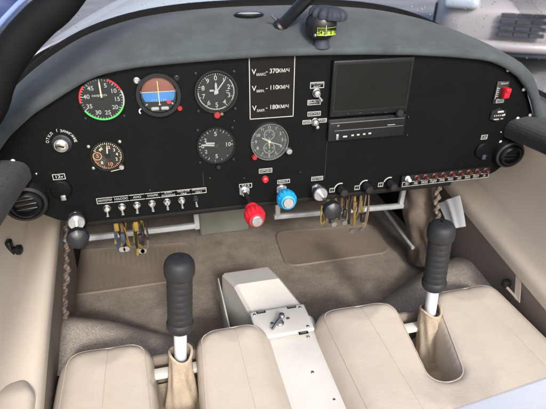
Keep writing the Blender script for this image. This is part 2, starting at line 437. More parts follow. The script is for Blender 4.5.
# ------------------------------------------------------------------ instrument panel
PB = -.03
poly = [(x, zl(x)+.008) for x in np.linspace(-.60, .60, 61)]
poly = [(float(x), float(z)) for x, z in poly] + [(.595, .06), (.555, .01), (.53, PB+.02), (.50, PB+.008), (.27, PB), (-.43, PB), (-.50, PB+.02), (-.56, .03), (-.585, .06)]
pnl = thing('instrument_panel', 'black painted instrument panel spanning the cockpit under the glareshield', 'instrument panel', (0, 0, PB))
mb = MB().prism(poly, 0, .006)
part('board', mb, M['panel'], pnl, world=True, smooth=False)
mb = MB().bbox((-.02, .012, PB+.002), (.86, .030, .012), .003)
part('lower_flange', mb, M['panel_edge'], pnl, world=True)
def screw(u, v, r=.0042, m='console', y=0):
    p = at(u, v, y=y)
    part('screw', MB().lathe([(r, 0), (r, .0012), (r*.8, .0026), (r*.3, .0034)], p, (0,-1,0), 14), M[m], pnl, world=True)
for u, v in [(13,161),(36,186),(508,70),(523.5,89.5),(530,115),(517.5,118.5),(500.5,142)]: screw(u, v)
screw(36.5, 173.5, .0025, 'steel'); screw(500.5, 132, .0022, 'steel'); screw(210, 178, .003, 'bezel'); screw(234, 121, .0025, 'bezel')

E1 = -.0012
for (ua, va, ub, vb) in [(325.5, 124, 327, 178), (203, 172, 203.5, 186)]:
    a_, b_ = at(ua, va, y=0), at(ub, vb, y=0)
    part('panel_joint', MB().rect((a_.x+b_.x)/2, (a_.z+b_.z)/2, .0016, abs(a_.z-b_.z), -.0006), M['bezel'], pnl, world=True, smooth=False)
for u, v in [(330, 120), (330.5, 139), (408, 117), (407, 135), (244, 178), (300, 172), (150, 190), (230, 150)]: screw(u, v, .0026, 'bezel')
def plate(u, v, wpx, hpx, lines, label=None, size=None, filled=False, mul=1.0):
    c = at(u, v, y=0); k = .0019*(1+.08*(c.x))
    W, H = wpx*k, hpx*k
    mb = MB().frame(c.x, c.z, W, H, E1, .0013)
    n = len(lines)
    for i, t in enumerate(lines):
        hh = (H/n)*.80*mul
        zz = c.z + H/2 - H*(i+.5)/n
        vs_, _ = text_mesh(t, 'CENTER', .01)
        tw = (max(a for a, b in vs_)-min(a for a, b in vs_)) or 1
        sx = min(1.25, (W*.88)/(tw*hh))
        mb.text(t, hh, c.x, zz, E1, bold=.01, sx=sx)
    return part('label_plate', mb, M['white'], pnl, world=True, smooth=False)

# speed placard
tl, br = at(250, 59.5, y=0), at(292, 113.5, y=0); W = .0835; H = tl.z-.1 
x0 = at(249.5, 90, y=0).x; x1 = at(293.6, 90, y=0).x; z1 = at(272, 57, y=0).z; z0 = at(249, 119, y=0).z
mb = MB().rect((x0+x1)/2, (z0+z1)/2, x1-x0, z1-z0, -.0012, t=.0012)
plc = part('speed_placard', mb, M['sheet'], pnl, world=True, smooth=False)
cx = (x0+x1)/2
mb = MB().rect(x0, (z0+z1)/2, .0016, z1-z0, -.0022); mb.rect(x1, (z0+z1)/2, .0016, z1-z0, -.0022); mb.rect(cx, z0, x1-x0+.0016, .0016, -.0022)
for v, sub, val in [(71.5, 'МАКС.', '- 370КМ/Ч'), (88, 'МИН.', '- 110КМ/Ч'), (107.5, 'ЗАКР.', '- 180КМ/Ч')]:
    z = at(270, v, y=0).z
    mb.text('V', .0145, x0+.0045, z+.001, -.0024, align='LEFT', bold=.012)
    mb.text(sub, .0072, x0+.0135, z-.0045, -.0024, align='LEFT', bold=.012, sx=.88)
    mb.text(val[:5], .0125, x0+.0325, z+.001, -.0024, align='LEFT', bold=.012, sx=.98)
    mb.text(val[5:], .0098, x0+.0575, z+.0008, -.0024, align='LEFT', bold=.012, sx=.95)
part('lettering', mb, M['white'], plc, world=True, smooth=False)
for ch in plc.children: ch.location = (0,0,0)

# label row over the left toggles
cells = [('АККУМУЛЯТОР',), ('НАСОС',), ('АНО',), ('МАЯК',), ('ФАРА', 'РУЛЕЖНАЯ'), ('ОБОГРЕВ', 'ПВД'), ('ПРИБОРЫ', 'СВЕТ')]
a, b = at(97, 201.3, y=0), at(206, 189.6, y=0)
mb = MB(); cw = (b.x-a.x)/7; H = .0118; zz = (a.z+b.z)/2
for i, t in enumerate(cells):
    cxx = a.x+cw*(i+.5); mb.frame(cxx, zz, cw, H, E1, .0013)
    for j, s_ in enumerate(t):
        hh = min(H/len(t)*.82, .0066)
        vs_, _ = text_mesh(s_, 'CENTER', .01); tw = max(q[0] for q in vs_)-min(q[0] for q in vs_)
        mb.text(s_, hh, cxx, zz+H/2-H*(j+.5)/len(t), E1, bold=.01, sx=min(1.15, cw*.86/(tw*hh)))
part('label_strip', mb, M['white'], pnl, world=True, smooth=False)
plate(317, 85, 15, 6, ['ПИТАНИЕ', 'БОРТ'])
plate(314, 102.2, 14.5, 5, ['ВЫКЛ'])
plate(314, 113.6, 14.5, 4.5, ['ЗАПУСК'])
plate(306.5, 122, 9, 4, ['ЛЕВЫЙ']); plate(322.5, 120.3, 9, 4, ['ПРАВ'])
plate(265.5, 170.5, 15, 5, ['ЗАРЯДКА'])
plate(245.5, 185.6, 14.5, 5, ['ГАЗ']); plate(283.5, 181.3, 14.5, 4.4, ['ВИНТ']); plate(317, 178.3, 14, 4.6, ['НАГРЕВ'])
plate(59, 176.6, 12, 6, ['12v']); plate(484, 137, 8, 5, ['12v'])
plate(332, 190, 6, 5, ['П', 'В']); plate(357, 187.5, 6, 5, ['Т', 'С']); plate(380.5, 184.5, 6, 5, ['О', 'Ф'])
# curved writing round the ignition lock
p = at(62, 143, y=0)
mb = MB()
def curved(mb, txt, r, a0, a1, size):
    for k, ch in enumerate(txt):
        if ch == ' ': continue
        a = RAD(a0+(a1-a0)*k/(len(txt)-1))
        mb.text(ch, size, p.x+math.sin(a)*r, p.z+math.cos(a)*r, E1, ang=-a, bold=.012)
curved(mb, 'ОТКЛ', .0245, -78, -36, .0075); curved(mb, '1', .0250, -16, -15, .0085) if False else None
mb.text('1', .0085, p.x-.004, p.z+.0255, E1, bold=.012)
curved(mb, 'ЗАЖИГАНИЕ', .0245, 8, 86, .0070)
part('lettering', mb, M['white'], pnl, world=True, smooth=False)

# bezel highlights painted as white crescents beside the rotary knobs on the right
for (u, v) in [(340,188.5),(365,185.5),(389,182.5)]:
    c = at(u, v, y=0); part('bezel_glint', MB().arc(.0125, .0152, -75, 20, E1, 16, (c.x, c.z)), M['white'], pnl, world=True, smooth=False)

# ------------------------------------------------------------------ dials
def dial_root(name, label, u, v, group='round dials in the panel'):
    return thing(name, label, 'gauge', at(u, v, y=0), group)
def bezel(t, Rr, m='bezel', inner=.88, depth=.006):
    part('bezel', MB().lathe([(Rr, 0), (Rr, -depth*.6), (Rr*.97, -depth), (Rr*inner*1.02, -depth), (Rr*inner, -depth*.7), (Rr*inner, -.001)], (0,0,0), (0,1,0), 56, cap=(False, False)), M[m], t)
def face(t, r, m='dial'):
    part('dial_face', MB().disc(r, -.0016, n=56, t=.0014), M[m], t, smooth=False)
def dglass(t, r, y=-.0052):
    part('glass', MB().disc(r, y, n=48, t=.0006), M['dialglass'], t, smooth=False)
def needle(t, ang, L, wd, m='white', tail=0, y=-.0036, tip=.3):
    a = RAD(ang); ca, sa = math.cos(a), math.sin(a)
    P = [(-wd/2, -tail), (wd/2, -tail), (wd/2, L*.8), (wd*tip/2, L), (-wd*tip/2, L), (-wd/2, L*.8)]
    P = [(x*ca+z*sa, -x*sa+z*ca) for x, z in P]
    part('needle', MB().prism(P, y, y+.0007), M[m], t, smooth=False)
def hub(t, r, m='bezel', y=-.0048): part('hub', MB().disc(r, y, n=20, t=.002), M[m], t, smooth=False)
def tick(mb, ang, r0, r1, wd, y=-.0024, c=(0,0)):
    a = RAD(ang); rm = (r0+r1)/2; mb.rect(c[0]+math.sin(a)*rm, c[1]+math.cos(a)*rm, wd, r1-r0, y, -a)
def num(mb, t, ang, r, size, y=-.0024, c=(0,0), rot=False, bold=.012):
    a = RAD(ang); mb.text(t, size, c[0]+math.sin(a)*r, c[1]+math.cos(a)*r, y, ang=-a if rot else 0, bold=bold)
def screws(t, r, angs=(45,135,225,315), m='bezel', s=.0038):
    for a in angs:
        part('screw', MB().lathe([(s,0),(s,.001),(s*.75,.0024),(s*.2,.003)], (math.sin(RAD(a))*r, 0, math.cos(RAD(a))*r), (0,-1,0), 12), M[m], t)
def knob(t, x, z, r, L, m, name='knob'):
    part(name, MB().lathe([(r*.7,0),(r*.7,L*.3),(r,L*.35),(r,L*.85),(r*.8,L),(r*.2,L*1.02)], (x,0,z), (0,-1,0), 24, rfun=lambda th, h: 1+.05*math.cos(10*th)), M[m], t)

# A: airspeed dial with red / white / green arcs
t = dial_root('airspeed_gauge', 'airspeed dial with red, white and green rim arcs, leftmost large dial', 102, 99)
r = .0405; bezel(t, r+.002, inner=.95, depth=.004); face(t, r)
mb = MB()
for i in range(46):
    a = i*8-0
    if a > 352: break
    tick(mb, a, r*(.80 if i % 5 == 0 else .85), r*.915, .0013 if i % 5 == 0 else .0008)
for n_, a in [('5', 22), ('10', 58), ('15', 93), ('20', 128), ('25', 165), ('30', 203), ('35', 243), ('40', 283), ('45', 322)]: num(mb, n_, a, r*.66, .0112)
mb.text('скорость', .0062, -.003, .0075, -.0024, bold=.02)
part('markings', mb, M['white'], t, smooth=False)
for a0_, a1_ in ((22, 66), (262, 312)): part('red_arc', MB().arc(r*.915, r*.985, a0_, a1_, -.0024), M['red'], t, smooth=False)
part('white_arc', MB().arc(r*.925, r*.985, 67, 112, -.0024), M['white'], t, smooth=False)
part('green_arc', MB().arc(r*.915, r*.985, 113, 240, -.0024), M['green'], t, smooth=False)
needle(t, 0, r*.86, .0026, 'cream', .004); needle(t, 180, r*.55, .0010, 'bezel'); hub(t, .0035)
dglass(t, r*.95, -.0046); screws(t, r*1.22, (135, 225), 'bezel', .0035)

# B: attitude indicator
t = dial_root('attitude_indicator', 'attitude indicator with brown upper and blue lower half and crossed white lines', 158.5, 94)
r = .0405; bezel(t, r+.002, inner=.80, depth=.0115); face(t, r*.84, 'dial')
rr = r*.76
mb = MB()
def ball(a0, a1, lim):
    def f(a_, b_):
        th = RAD(lerp0(a0, a1, a_)); q_ = b_; x, z = rr*q_*math.cos(th), rr*q_*math.sin(th)
        z = max(lim, z); q2 = math.hypot(x, z)/rr
        return (x, -.0020-.0050*math.sqrt(max(0, 1-.92*q2*q2)), z+.004)
    return MB().grid(f, 48, 14)
part('brown_half', ball(4, 176, -1), M['aibrown'], t, ang=80)
part('blue_half', ball(176, 364, -.0165), M['aiblue'], t, ang=80)
mb = MB().rect(0, .0062, rr*1.98, .0018, -.0078)
for i, (dz, L) in enumerate([(-.0095, 7), (-.0125, 9)]):
    for k in range(-L//2+1, L//2+1): mb.rect(k*.0042, dz-.0008*abs(k)*-.4, .0018, .0016 if i == 0 else .0008, -.0078)
for sx in (-1, 1):
    mb.text('<' if sx < 0 else '>', .009, sx*rr*1.08, .0055, -.0032, bold=.01)
    tick(mb, 180+sx*52, rr*.92, rr*1.06, .0022)
mb.prism([(-.0026, -.0195), (.0026, -.0195), (0, -.0150)], -.0080, -.0074)
part('markings', mb, M['white'], t, smooth=False)
part('yellow_line', MB().rect(0, .005, .0014, .043, -.0084), M['yellow'], t, smooth=False)
for sx in (-1, 1):
    part('status_window', MB().bbox((sx*.0092, -.0060, -.0262), (.0150, .003, .0064), .0025, 3), M['white'], t)
part('flag', MB().disc(.0038, -.0082, (.0175, -.0142), 16, .002), M['red'], t, smooth=False)
dglass(t, r*.80, -.0100)
for a, m in ((307, 'steel'), (53, 'bezel')):
    part('screw', MB().lathe([(.0062,0),(.0062,.002),(.0045,.003),(.004,.0015)], (math.sin(RAD(a))*r*1.13, 0, math.cos(RAD(a))*r*1.13), (0,-1,0), 20), M[m], t)
part('screw', MB().arc(.0040, .0062, 215, 380, -.003, 20, (math.sin(RAD(228))*r*1.13, math.cos(RAD(228))*r*1.13), .003), M['whitemetal'], t)
knob(t, math.sin(RAD(128))*r*1.16, math.cos(RAD(128))*r*1.16, .0050, .008, 'dullred')

# C: altimeter
t = dial_root('altimeter', 'altimeter with white numerals 0 to 9, two hands and red knob below', 216, 91.5)
r = .0375; bezel(t, .0435, inner=.88, depth=.007); face(t, r*1.02)
mb = MB()
for i in range(50): tick(mb, i*7.2, r*(.84 if i % 5 == 0 else .90), r*.95, .0013 if i % 5 == 0 else .0008)
for i in range(10): num(mb, str(i), i*36, r*.70, .0128)
mb.arc(r*.915, r*.955, 50, 120, -.0022); mb.arc(r*.915, r*.955, 150, 270, -.0022)
mb.rect(.0225, .001, .006, .0012, -.0024); mb.rect(.0225, -.003, .006, .0012, -.0024)
mb.rect(-.0085, .0028, .008, .0034, -.0024)
part('markings', mb, M['white'], t, smooth=False)
needle(t, 38, r*.86, .0022, 'white', .006, -.0044); needle(t, 0, r*.50, .0042, 'white', .0, -.0036, .1); hub(t, .0042, 'white', -.0050)
dglass(t, r*1.0, -.0062); screws(t, .052)
knob(t, -.001, -.0455, .0066, .010, 'dullred'); part('knob', MB().lathe([(.003,0),(.003,.008),(.001,.009)], (.0085, 0, -.0440), (0,-1,0), 12), M['wcream'], t)

# D: small dial with faded orange numerals
t = dial_root('pressure_gauge', 'small dial with faded orange and cream numerals, below the airspeed dial', 107.5, 155.5)
r = .0285; bezel(t, .0320, inner=.90, depth=.005); face(t, r)
mb = MB(); mo = MB()
for i in range(40): tick(mb if i < 22 else mo, -60+i*8.2, r*(.80 if i % 4 == 0 else .86), r*.95, .0012)
for n_, a, c in [('6', -28, 0), ('2', 18, 0), ('3', 52, 0), ('4', 84, 0), ('2', 118, 0), ('10', 172, 1), ('8', 222, 0), ('5', 275, 1), ('4', 318, 0)]: num(mo if c else mb, n_, a, r*.64, .0108 if c else .0088)
mo.arc(.0070, .0086, 0, 360, -.0024, 20, (-r*.66, .001)); 
part('markings', mb, M['cream'], t, smooth=False); part('orange_markings', mo, M['orange'], t, smooth=False)
needle(t, 6, r*.78, .0024, 'cream'); hub(t, .0055, 'bezel'); dglass(t, r*.95, -.0048); screws(t, r*1.35, (45, 232, 305), 'steel', .0040)
knob(t, .0235, -.0245, .0055, .010, 'steel'); part('marker', MB().rect(.0125, -.0315, .022, .0016, -.003, RAD(10)), M['white'], t, smooth=False)

# E: variometer
t = dial_root('variometer', 'climb rate dial with 0 at left and 10 at right, below the altimeter', 216, 145)
r = .0372; bezel(t, .0405, inner=.92, depth=.006); face(t, r)
mb = MB()
for n_, a, s_ in [('5', 0, .0125), ('10', 90, .0125), ('5', 180, .0125), ('0', 270, .0125), ('2', 300, .011), ('2', 240, .011)]: num(mb, n_, a, r*.66 if a != 270 else r*.74, s_)
for k in range(30):
    a = 90+k*12
    if 60 < (a % 360) < 75 or 105 < (a % 360) < 120: continue
    if k % 2 == 0 or a > 200: tick(mb, a, r*(.80 if k % 5 == 0 else .86), r*.95, .0012 if k % 5 == 0 else .0007)
part('markings', mb, M['white'], t, smooth=False)
needle(t, 277, r*.80, .0034, 'white', -.004, -.0036, .5); needle(t, 300, .0001, .0001, 'white') if False else None
part('needle', MB().rect(-.0120, .0062, .018, .0030, -.0042, RAD(-4)), M['white'], t, smooth=False)
hub(t, .004, 'bezel'); dglass(t, r*.98, -.0056); screws(t, .0500); knob(t, .002, -.0468, .0052, .010, 'bezel')

# F: aviation clock
t = dial_root('aviation_clock', 'chronograph clock with pale rim, two subdials and red button at lower left', 269, 141)
r = .0385; bezel(t, .0415, 'steel', inner=.935, depth=.009); face(t, r, 'dialgrey')
mb = MB()
for i in range(60): tick(mb, i*6, r*(.88 if i % 5 == 0 else .92), r*.965, .0011 if i % 5 == 0 else .0006)
for n_, a in [('2', 58), ('3', 88), ('4', 118), ('8', 242), ('9', 272), ('10', 302)]: num(mb, n_, a, r*.74, .0092)
for n_, a in [('1', 28), ('11', 332), ('5', 152), ('7', 208), ('6', 180), ('12', 0)]: num(mb, n_, a, r*.80, .0076)
for cz, rad in ((.0145, .0115), (-.0150, .0125)):
    mb.arc(rad-.0006, rad, 0, 360, -.0024, 32, (0, cz))
    for i in range(24): tick(mb, i*15, rad*.82, rad*.97, .0006, -.0024, (0, cz))
    for i, n_ in enumerate(['60', '15', '30', '45'] if cz < 0 else ['12', '3', '6', '9']): num(mb, n_, i*90, rad*.58, .0048, -.0024, (0, cz))
part('markings', mb, M['white'], t, smooth=False)
needle(t, 112, r*.80, .0016, 'white', .004, -.0040); needle(t, 300, r*.50, .0024, 'white', 0, -.0036); needle(t, 180, r*.42, .0010, 'cream', .003, -.0044)
hub(t, .0026, 'cream', -.0052); dglass(t, r*.96, -.0075)
knob(t, math.sin(RAD(227))*.0455, math.cos(RAD(227))*.0455, .0056, .012, 'dullred', 'button'); knob(t, math.sin(RAD(118))*.0470, math.cos(RAD(118))*.0470, .0072, .016, 'steel', 'button')

# ------------------------------------------------------------------ multimedia unit
def PX(u, v): p = at(u, v, y=0); return p.x, p.z
x0, z1 = PX(331.5, 59); x1, z0 = PX(405, 117)
x1 = PX(412.5, 57)[0]; zmid = PX(368, 113)[1]; zb = PX(368, 137)[1]
mu = thing('multimedia_unit', 'black multimedia unit with blank screen above a slim disc deck', 'display', ((x0+x1)/2, 0, zb))
cxm, Wm = (x0+x1)/2, x1-x0
zt = PX(370, 57.5)[1]
part('screen_frame', MB().bbox((cxm, -.006, (zt+zmid)/2), (Wm, .014, zt-zmid), .0035, 3), M['head'], mu, world=True)
sz0, sz1 = PX(368, 106.5)[1], PX(370, 61.5)[1]
part('bezel', MB().frame(cxm, (sz0+sz1)/2, Wm*.93, sz1-sz0+.003, -.0145, .003), M['bezel'], mu, world=True)
part('screen', MB().rect(cxm, (sz0+sz1)/2, Wm*.915, sz1-sz0, -.0138, t=.002), M['screen'], mu, world=True, smooth=False)
for u in (346, 358, 370.5, 383):
    x, z = PX(u, 111.5-(u-346)*.03); part('button', MB().bbox((x, -.0135, z), (.008, .003, .0028), .001), M['bezel'], mu, world=True)
x, z = PX(396, 110.5); part('knob', MB().lathe([(.0085,0),(.0085,.008),(.007,.010),(.001,.0102)], (x, -.012, z), (0,-1,0), 24, rfun=lambda th, h: 1+.03*math.cos(14*th)), M['black'], mu, world=True)
dz = (zmid+zb)/2-.002
part('deck', MB().bbox((cxm, -.005, dz), (Wm*1.0, .012, zmid-zb-.006), .002), M['head'], mu, world=True)
part('disc_slot', MB().rect(cxm-.01, dz+.008, Wm*.62, .010, -.0118), M['panel_edge'], mu, world=True, smooth=False)
part('trim_line', MB().rect(cxm, dz+.0165, Wm*.95, .0010, -.0116).rect(cxm+.005, dz-.001, Wm*.9, .0009, -.0116), M['steel'], mu, world=True, smooth=False)
mb = MB()
xs = [(343,136,5),(350.5,134.8,3),(356,134.2,3.2),(362,133.5,3),(367.5,132.8,3.4)]
for u, v, wd in xs:
    x, z = PX(u, v); mb.rect(x, z+.003, wd*.0019, .0034, -.0117)
x, z = PX(335, 126); mb.text('DVD', .0048, x+.006, z+.004, -.0117, bold=.01)
x, z = PX(389, 123); mb.rect(x, z, .018, .0012, -.0118)
part('lettering', mb, M['white'], mu, world=True, smooth=False)
x, z = PX(334, 136.5); part('button', MB().bbox((x+.003, -.0115, z+.003), (.006, .004, .013), .001), M['steel'], mu, world=True)

# ------------------------------------------------------------------ small devices on the panel
# ignition lock
p = at(62, 143.5, y=0)
t = thing('ignition_lock', 'round steel key lock with curved white lettering above it', 'key lock', p)
part('collar', MB().lathe([(.0175,0),(.0175,.003),(.0150,.006),(.0135,.012),(.0125,.013)], (0,0,0), (0,-1,0), 36), M['steel'], t)
part('barrel', MB().lathe([(.0105,.0),(.0105,.0145),(.009,.0155),(.001,.0155)], (0,0,0), (0,-1,0), 28), M['chrome'], t)
part('keyhole', MB().rect(.0005, -.0005, .0105, .0030, -.0162, RAD(-20)), M['panel_edge'], t, smooth=False)

# 12 volt sockets
def socket(u, v, label, flip):
    t = thing('power_socket', label, 'socket', at(u, v, y=0), 'round 12v power sockets')
    part('cap', MB().lathe([(.0205,0),(.0205,.004),(.018,.007),(.0165,.0075),(.001,.0078)], (0,0,0), (0,-1,0), 36), M['panel'], t)
    part('rim', MB().arc(.0190, .0205, -70, 60, -.0048, 24, (0,0), .002), M['bezel'], t)
    part('tab', MB().bbox((.003 if flip else .002, -.008, -.0155), (.010, .006, .012), .0015), M['cardark' if flip else 'steel'], t)
socket(61.5, 189, 'capped 12v socket on the left end of the panel', False)
socket(482, 150, 'capped 12v socket near the right air vent', True)

# toggle switches along the lower edge, all copies of one
def toggle_proto(loc, label, group, ang=50, s=1.02, m='chrome'):
    t = thing('toggle_switch', label, 'switch', loc, group)
    part('nut', MB().lathe([(.0080*s,0),(.0080*s,.003*s),(.0074*s,.0044*s),(.0070*s,.0046*s),(.0066*s,.0090*s),(.0048*s,.0110*s),(.002*s,.0116*s)], (0,0,0), (0,-1,0), 18), M[m], t)
    d = Vector((0, -math.cos(RAD(ang)), -math.sin(RAD(ang))))
    L = .0165*s
    part('lever', MB().lathe([(.0020*s, 0),(.0024*s, L*.5),(.0034*s, L*.82),(.0036*s, L*.92),(.0026*s, L),(.0008*s, L*1.03)], (0,-.006*s,0), d, 14), M['chrome'], t)
    return t
G = 'toggle switches along the lower left edge'
tl_ = ['chrome toggle switch at the left end of the row, under the longest label', 'chrome toggle switch second from the left end of the row', 'chrome toggle switch third from the left, over the yellow connectors', 'chrome toggle switch in the middle of the row of seven', 'chrome toggle switch under the first two-line label', 'chrome toggle switch second from the right end of the row', 'dark toggle switch at the right end of the row, over the bar post']
tp = [(107,207.5),(122,206),(137,204.8),(152,203),(167,201),(181.5,199.5),(195.5,198.5)]
zt_ = sum(at(u, v, y=0).z for u, v in tp)/7
proto = None
for (u, v), lab in zip(tp, tl_):
    loc = Vector((at(u, v, y=0).x, 0, zt_))
    if proto is None: proto = toggle_proto(loc, lab, G); o = proto
    else: o = copy_tree(proto); o.location = loc; o['label'] = lab
    o.rotation_euler = (0, RAD(random.uniform(-6, 6)), 0)
for ch in o.children:
    if ch.name.startswith('nut'): ch.data = ch.data.copy(); ch.data.materials[0] = M['bezel']
toggle_proto(at(316, 92.5, y=0), 'chrome toggle switch beside the speed placard with its lever down', 'toggle switches beside the placard', 55, 1.2).rotation_euler = (0, RAD(-30), 0)
toggle_proto(at(314.5, 121.5, y=0), 'chrome toggle switch between two small labels, left of the disc deck', 'toggle switches beside the placard', 20, 1.15)

# warning lamp
p = at(265, 179, y=0)
t = thing('warning_lamp', 'small round red warning lamp under the clock', 'lamp', p)
part('lens', MB().lathe([(.0078,0),(.0076,.004),(.006,.0075),(.003,.0092),(.0006,.0096)], (0,0,0), (0,-1,0), 24), M['redknob'], t)
part('collar', MB().lathe([(.0088,0),(.0088,.0016),(.0079,.002)], (0,0,0), (0,-1,0), 24, cap=(True, False)), M['bezel'], t)

# guarded red switch on the right
p = at(501, 92, y=0)
t = thing('guarded_switch', 'red guarded switch in a black plate at the right of the panel', 'switch', p)
part('plate', MB().bbox((-.002, -.002, 0), (.033, .005, .052), .0015), M['black'], t)
part('guard', MB().bbox((.004, -.010, .001), (.0145, .018, .024), .003, 3).bbox((.004, -.019, .0075), (.012, .004, .010), .0015), M['redknob'], t)
mb = MB()
for k in range(5): mb.rect(-.012, -.008+k*.0045, .004 if k % 2 else .006, .0012, -.0050)
mb.rect(-.0155, .0, .0012, .028, -.0050)
mb.text('ПОЖАР', .0052, 0, .0205, -.0050, bold=.02); mb.text('СТОП', .0062, -.001, -.0195, -.0050, bold=.02); mb.frame(-.001, -.0195, .019, .008, -.0050, .0009)
part('lettering', mb, M['white'], t, smooth=False)
p = at(497, 114.5, y=0)
t = thing('trim_indicator', 'small black indicator with white dashes under the red guarded switch', 'indicator', p)
part('housing', MB().lathe([(.0225,0),(.0225,.004),(.0205,.006),(.001,.006)], (0,0,0), (0,-1,0), 6), M['black'], t, smooth=False)
for ch in t.children: ch.scale = (1, 1, .78); ch.rotation_euler = (0, 0, 0)
mb = MB().rect(.003, .0085, .016, .0042, -.0066)
for k in range(5): mb.rect(-.011+k*.0050, -.0005, .0024, .0026, -.0066)
mb.rect(.0135, .0, .008, .0036, -.0066, RAD(10)); mb.rect(-.004, -.0095, .014, .0022, -.0066); mb.rect(.011, -.0092, .006, .0018, -.0066)
part('lettering', mb, M['white'], t, smooth=False)

# rotary knobs at the lower right
G = 'black rotary knobs under the multimedia unit'
labs = ['black rotary knob nearest the dark push-pull control', 'black rotary knob in the middle of three, over hanging wires', 'black rotary knob nearest the breaker strip']
proto = None
for (u, v), lab in zip([(341,189),(366,186),(390,183.5)], labs):
    p = at(u, v, y=0)
    if proto is None:
        proto = o = thing('rotary_knob', lab, 'knob', p, G)
        part('skirt', MB().lathe([(.0125,0),(.0125,.004),(.0105,.006),(.001,.006)], (0,0,0), (0,-1,0), 28), M['panel'], o)
        part('grip', MB().lathe([(.0098,.005),(.0094,.020),(.008,.0225),(.001,.0228)], (0,0,0), (0,-1,0), 32, rfun=lambda th, h: 1+.04*math.cos(12*th)), M['black'], o)
    else:
        o = copy_tree(proto); o.location = p; o['label'] = lab

# push-pull controls
def pushpull(name, label, base_uv, tip, kind):
    b = at(*base_uv, y=0); tip = Vector(tip)
    t = thing(name, label, 'control knob', b, 'push-pull engine controls')
    ax = (tip-b); L = ax.length; ax.normalize()
    part('nut', MB().lathe([(.0135,0),(.0135,.006),(.012,.0075),(.0085,.0075)], (0,0,0), (0,-1,0), 6), M['steel'], t, smooth=False)
    part('bushing', MB().lathe([(.0085,.004),(.0085,.016),(.0065,.018),(.0055,.018)], (0,0,0), ax, 24), M['chrome'], t)
    if kind in ('red', 'blue'):
        KL = .050; s0 = L-KL
        part('shaft', MB().lathe([(.0052,.0),(.0052,s0+.01)], (0,0,0), ax, 16), M['black' if kind == 'red' else 'blueknob'], t)
        m = M['redknob' if kind == 'red' else 'blueknob']
        prof = [(.0115,s0),(.0150,s0+.003),(.0155,s0+.010),(.0140,s0+.013),(.0148,s0+.016),(.0205,s0+.020),(.0215,s0+.026),(.0215,s0+.034),(.0200,s0+.039),(.0165,s0+.043),(.0150,s0+.049),(.0125,s0+.050)]
        part('grip', MB().lathe(prof, (0,0,0), ax, 72, rfun=lambda th, h: 1-(.10*max(0, math.cos(12*th))**3 if s0+.017 < h < s0+.041 else 0)), m, t)
        part('end_cap', MB().lathe([(.0120,L-.002),(.0120,L+.002),(.0105,L+.0035),(.001,L+.0035)], (0,0,0), ax, 28), M['steel'], t)
    else:
        part('collar', MB().lathe([(.0150,.020),(.0165,.022),(.0165,.034),(.0150,.036),(.001,.036)], (0,0,0), ax, 28), M['steel'], t)
        part('shaft', MB().lathe([(.0038,.03),(.0038,L-.015)], (0,0,0), ax, 14), M['chrome'], t)
        part('grip', MB().lathe([(.006,L-.022),(.014,L-.019),(.0195,L-.012),(.0205,L-.004),(.0190,L+.003),(.0125,L+.008),(.001,L+.0095)], (0,0,0), ax, 32, rfun=lambda th, h: 1+.025*math.cos(8*th)), M['knobblue'], t)
    return t
pushpull('throttle_control', 'push-pull control with dark round knob at the left end of the panel', (76, 216), at(78, 239, y=-.11), 'dark')
pushpull('mixture_control', 'push-pull control with serrated red knob', (244, 190), at(257, 221, y=-.125), 'red')
pushpull('propeller_control', 'push-pull control with serrated blue knob', (281, 188.5), at(288.5, 203, y=-.085), 'blue')
pushpull('throttle_control', 'push-pull control with dark round knob right of the blue one', (316, 188), at(333, 211, y=-.115), 'dark')

# breaker strip
a, b = at(402, 179, y=-.004), at(487.5, 172.5, y=-.004)
t = thing('breaker_strip', 'strip of dark red circuit breakers with white lettering at lower right', 'breaker strip', ((a.x+b.x)/2, 0, -.03))
zz = (a.z+b.z)/2
part('backplate', MB().bbox(((a.x+b.x)/2, -.003, zz-.002), (b.x-a.x+.006, .010, .030), .002), M['panel_edge'], t, world=True)
n = 10
mb = MB()
words = ['ГЕН', 'АКБ', 'НАСОС', 'РАДИО', 'ПРИБ', 'ФАРА', 'АНО', 'МАЯК', 'ОБОГР', '12v']
cw = (b.x-a.x)/n
for k in range(n):
    x = a.x+cw*(k+.5); mb.frame(x, zz-.0085, cw, .0115, -.0095, .0011)
    mb.text(words[k], .0088, x, zz-.0085, -.0095, bold=.015, sx=.55)
part('lettering', mb, M['white'], t, world=True, smooth=False)
for k in range(n):
    x = a.x+cw*(k+.5)
    part('breaker_button', MB().lathe([(.0066,0),(.0066,.003),(.0046,.004),(.0046,.013),(.0036,.0145),(.0006,.0148)], (x, -.007, zz+.006), (0,-1,0), 18), M['whitemetal' if k == 0 else 'brkred'], t, world=True, label='white breaker button' if k == 0 else None)

# eyeball air vents
def vent(sgn, label):
    p = Vector((sgn*.546, -.010, .044))
    t = thing('air_vent', label, 'air vent', p, 'round eyeball air vents')
    ax = Vector((-sgn*.18, -1, -.10)).normalized()
    s = 1.12 if sgn < 0 else 1.0
    part('housing', MB().lathe([(.036*s,-.015),(.036*s,.006),(.034*s,.012),(.029*s,.014),(.0275*s,.010)], (0,0,0), ax, 48, cap=(True, False)), M['black'], t)
    part('ball', MB().lathe([(.0275*s,.004),(.0268*s,.012),(.0235*s,.0185),(.0200*s,.0205),(.0185*s,.016),(.0180*s,.006),(.001,.004)], (0,0,0), ax, 40, cap=(False, True)), M['bezel'], t)
    q = ax.cross(Vector((0,0,1))).normalized(); w_ = q.cross(ax)
    for k in (-1, 0, 1):
        c = ax*.011 + w_*(k*.0095*s)
        part('slat', MB().tube([c-q*.0165*s, c+q*.0165*s], .0018, 8), M['black'], t)
vent(-1, 'black round air vent at the left end of the panel'); vent(1, 'black round air vent at the right end of the panel')

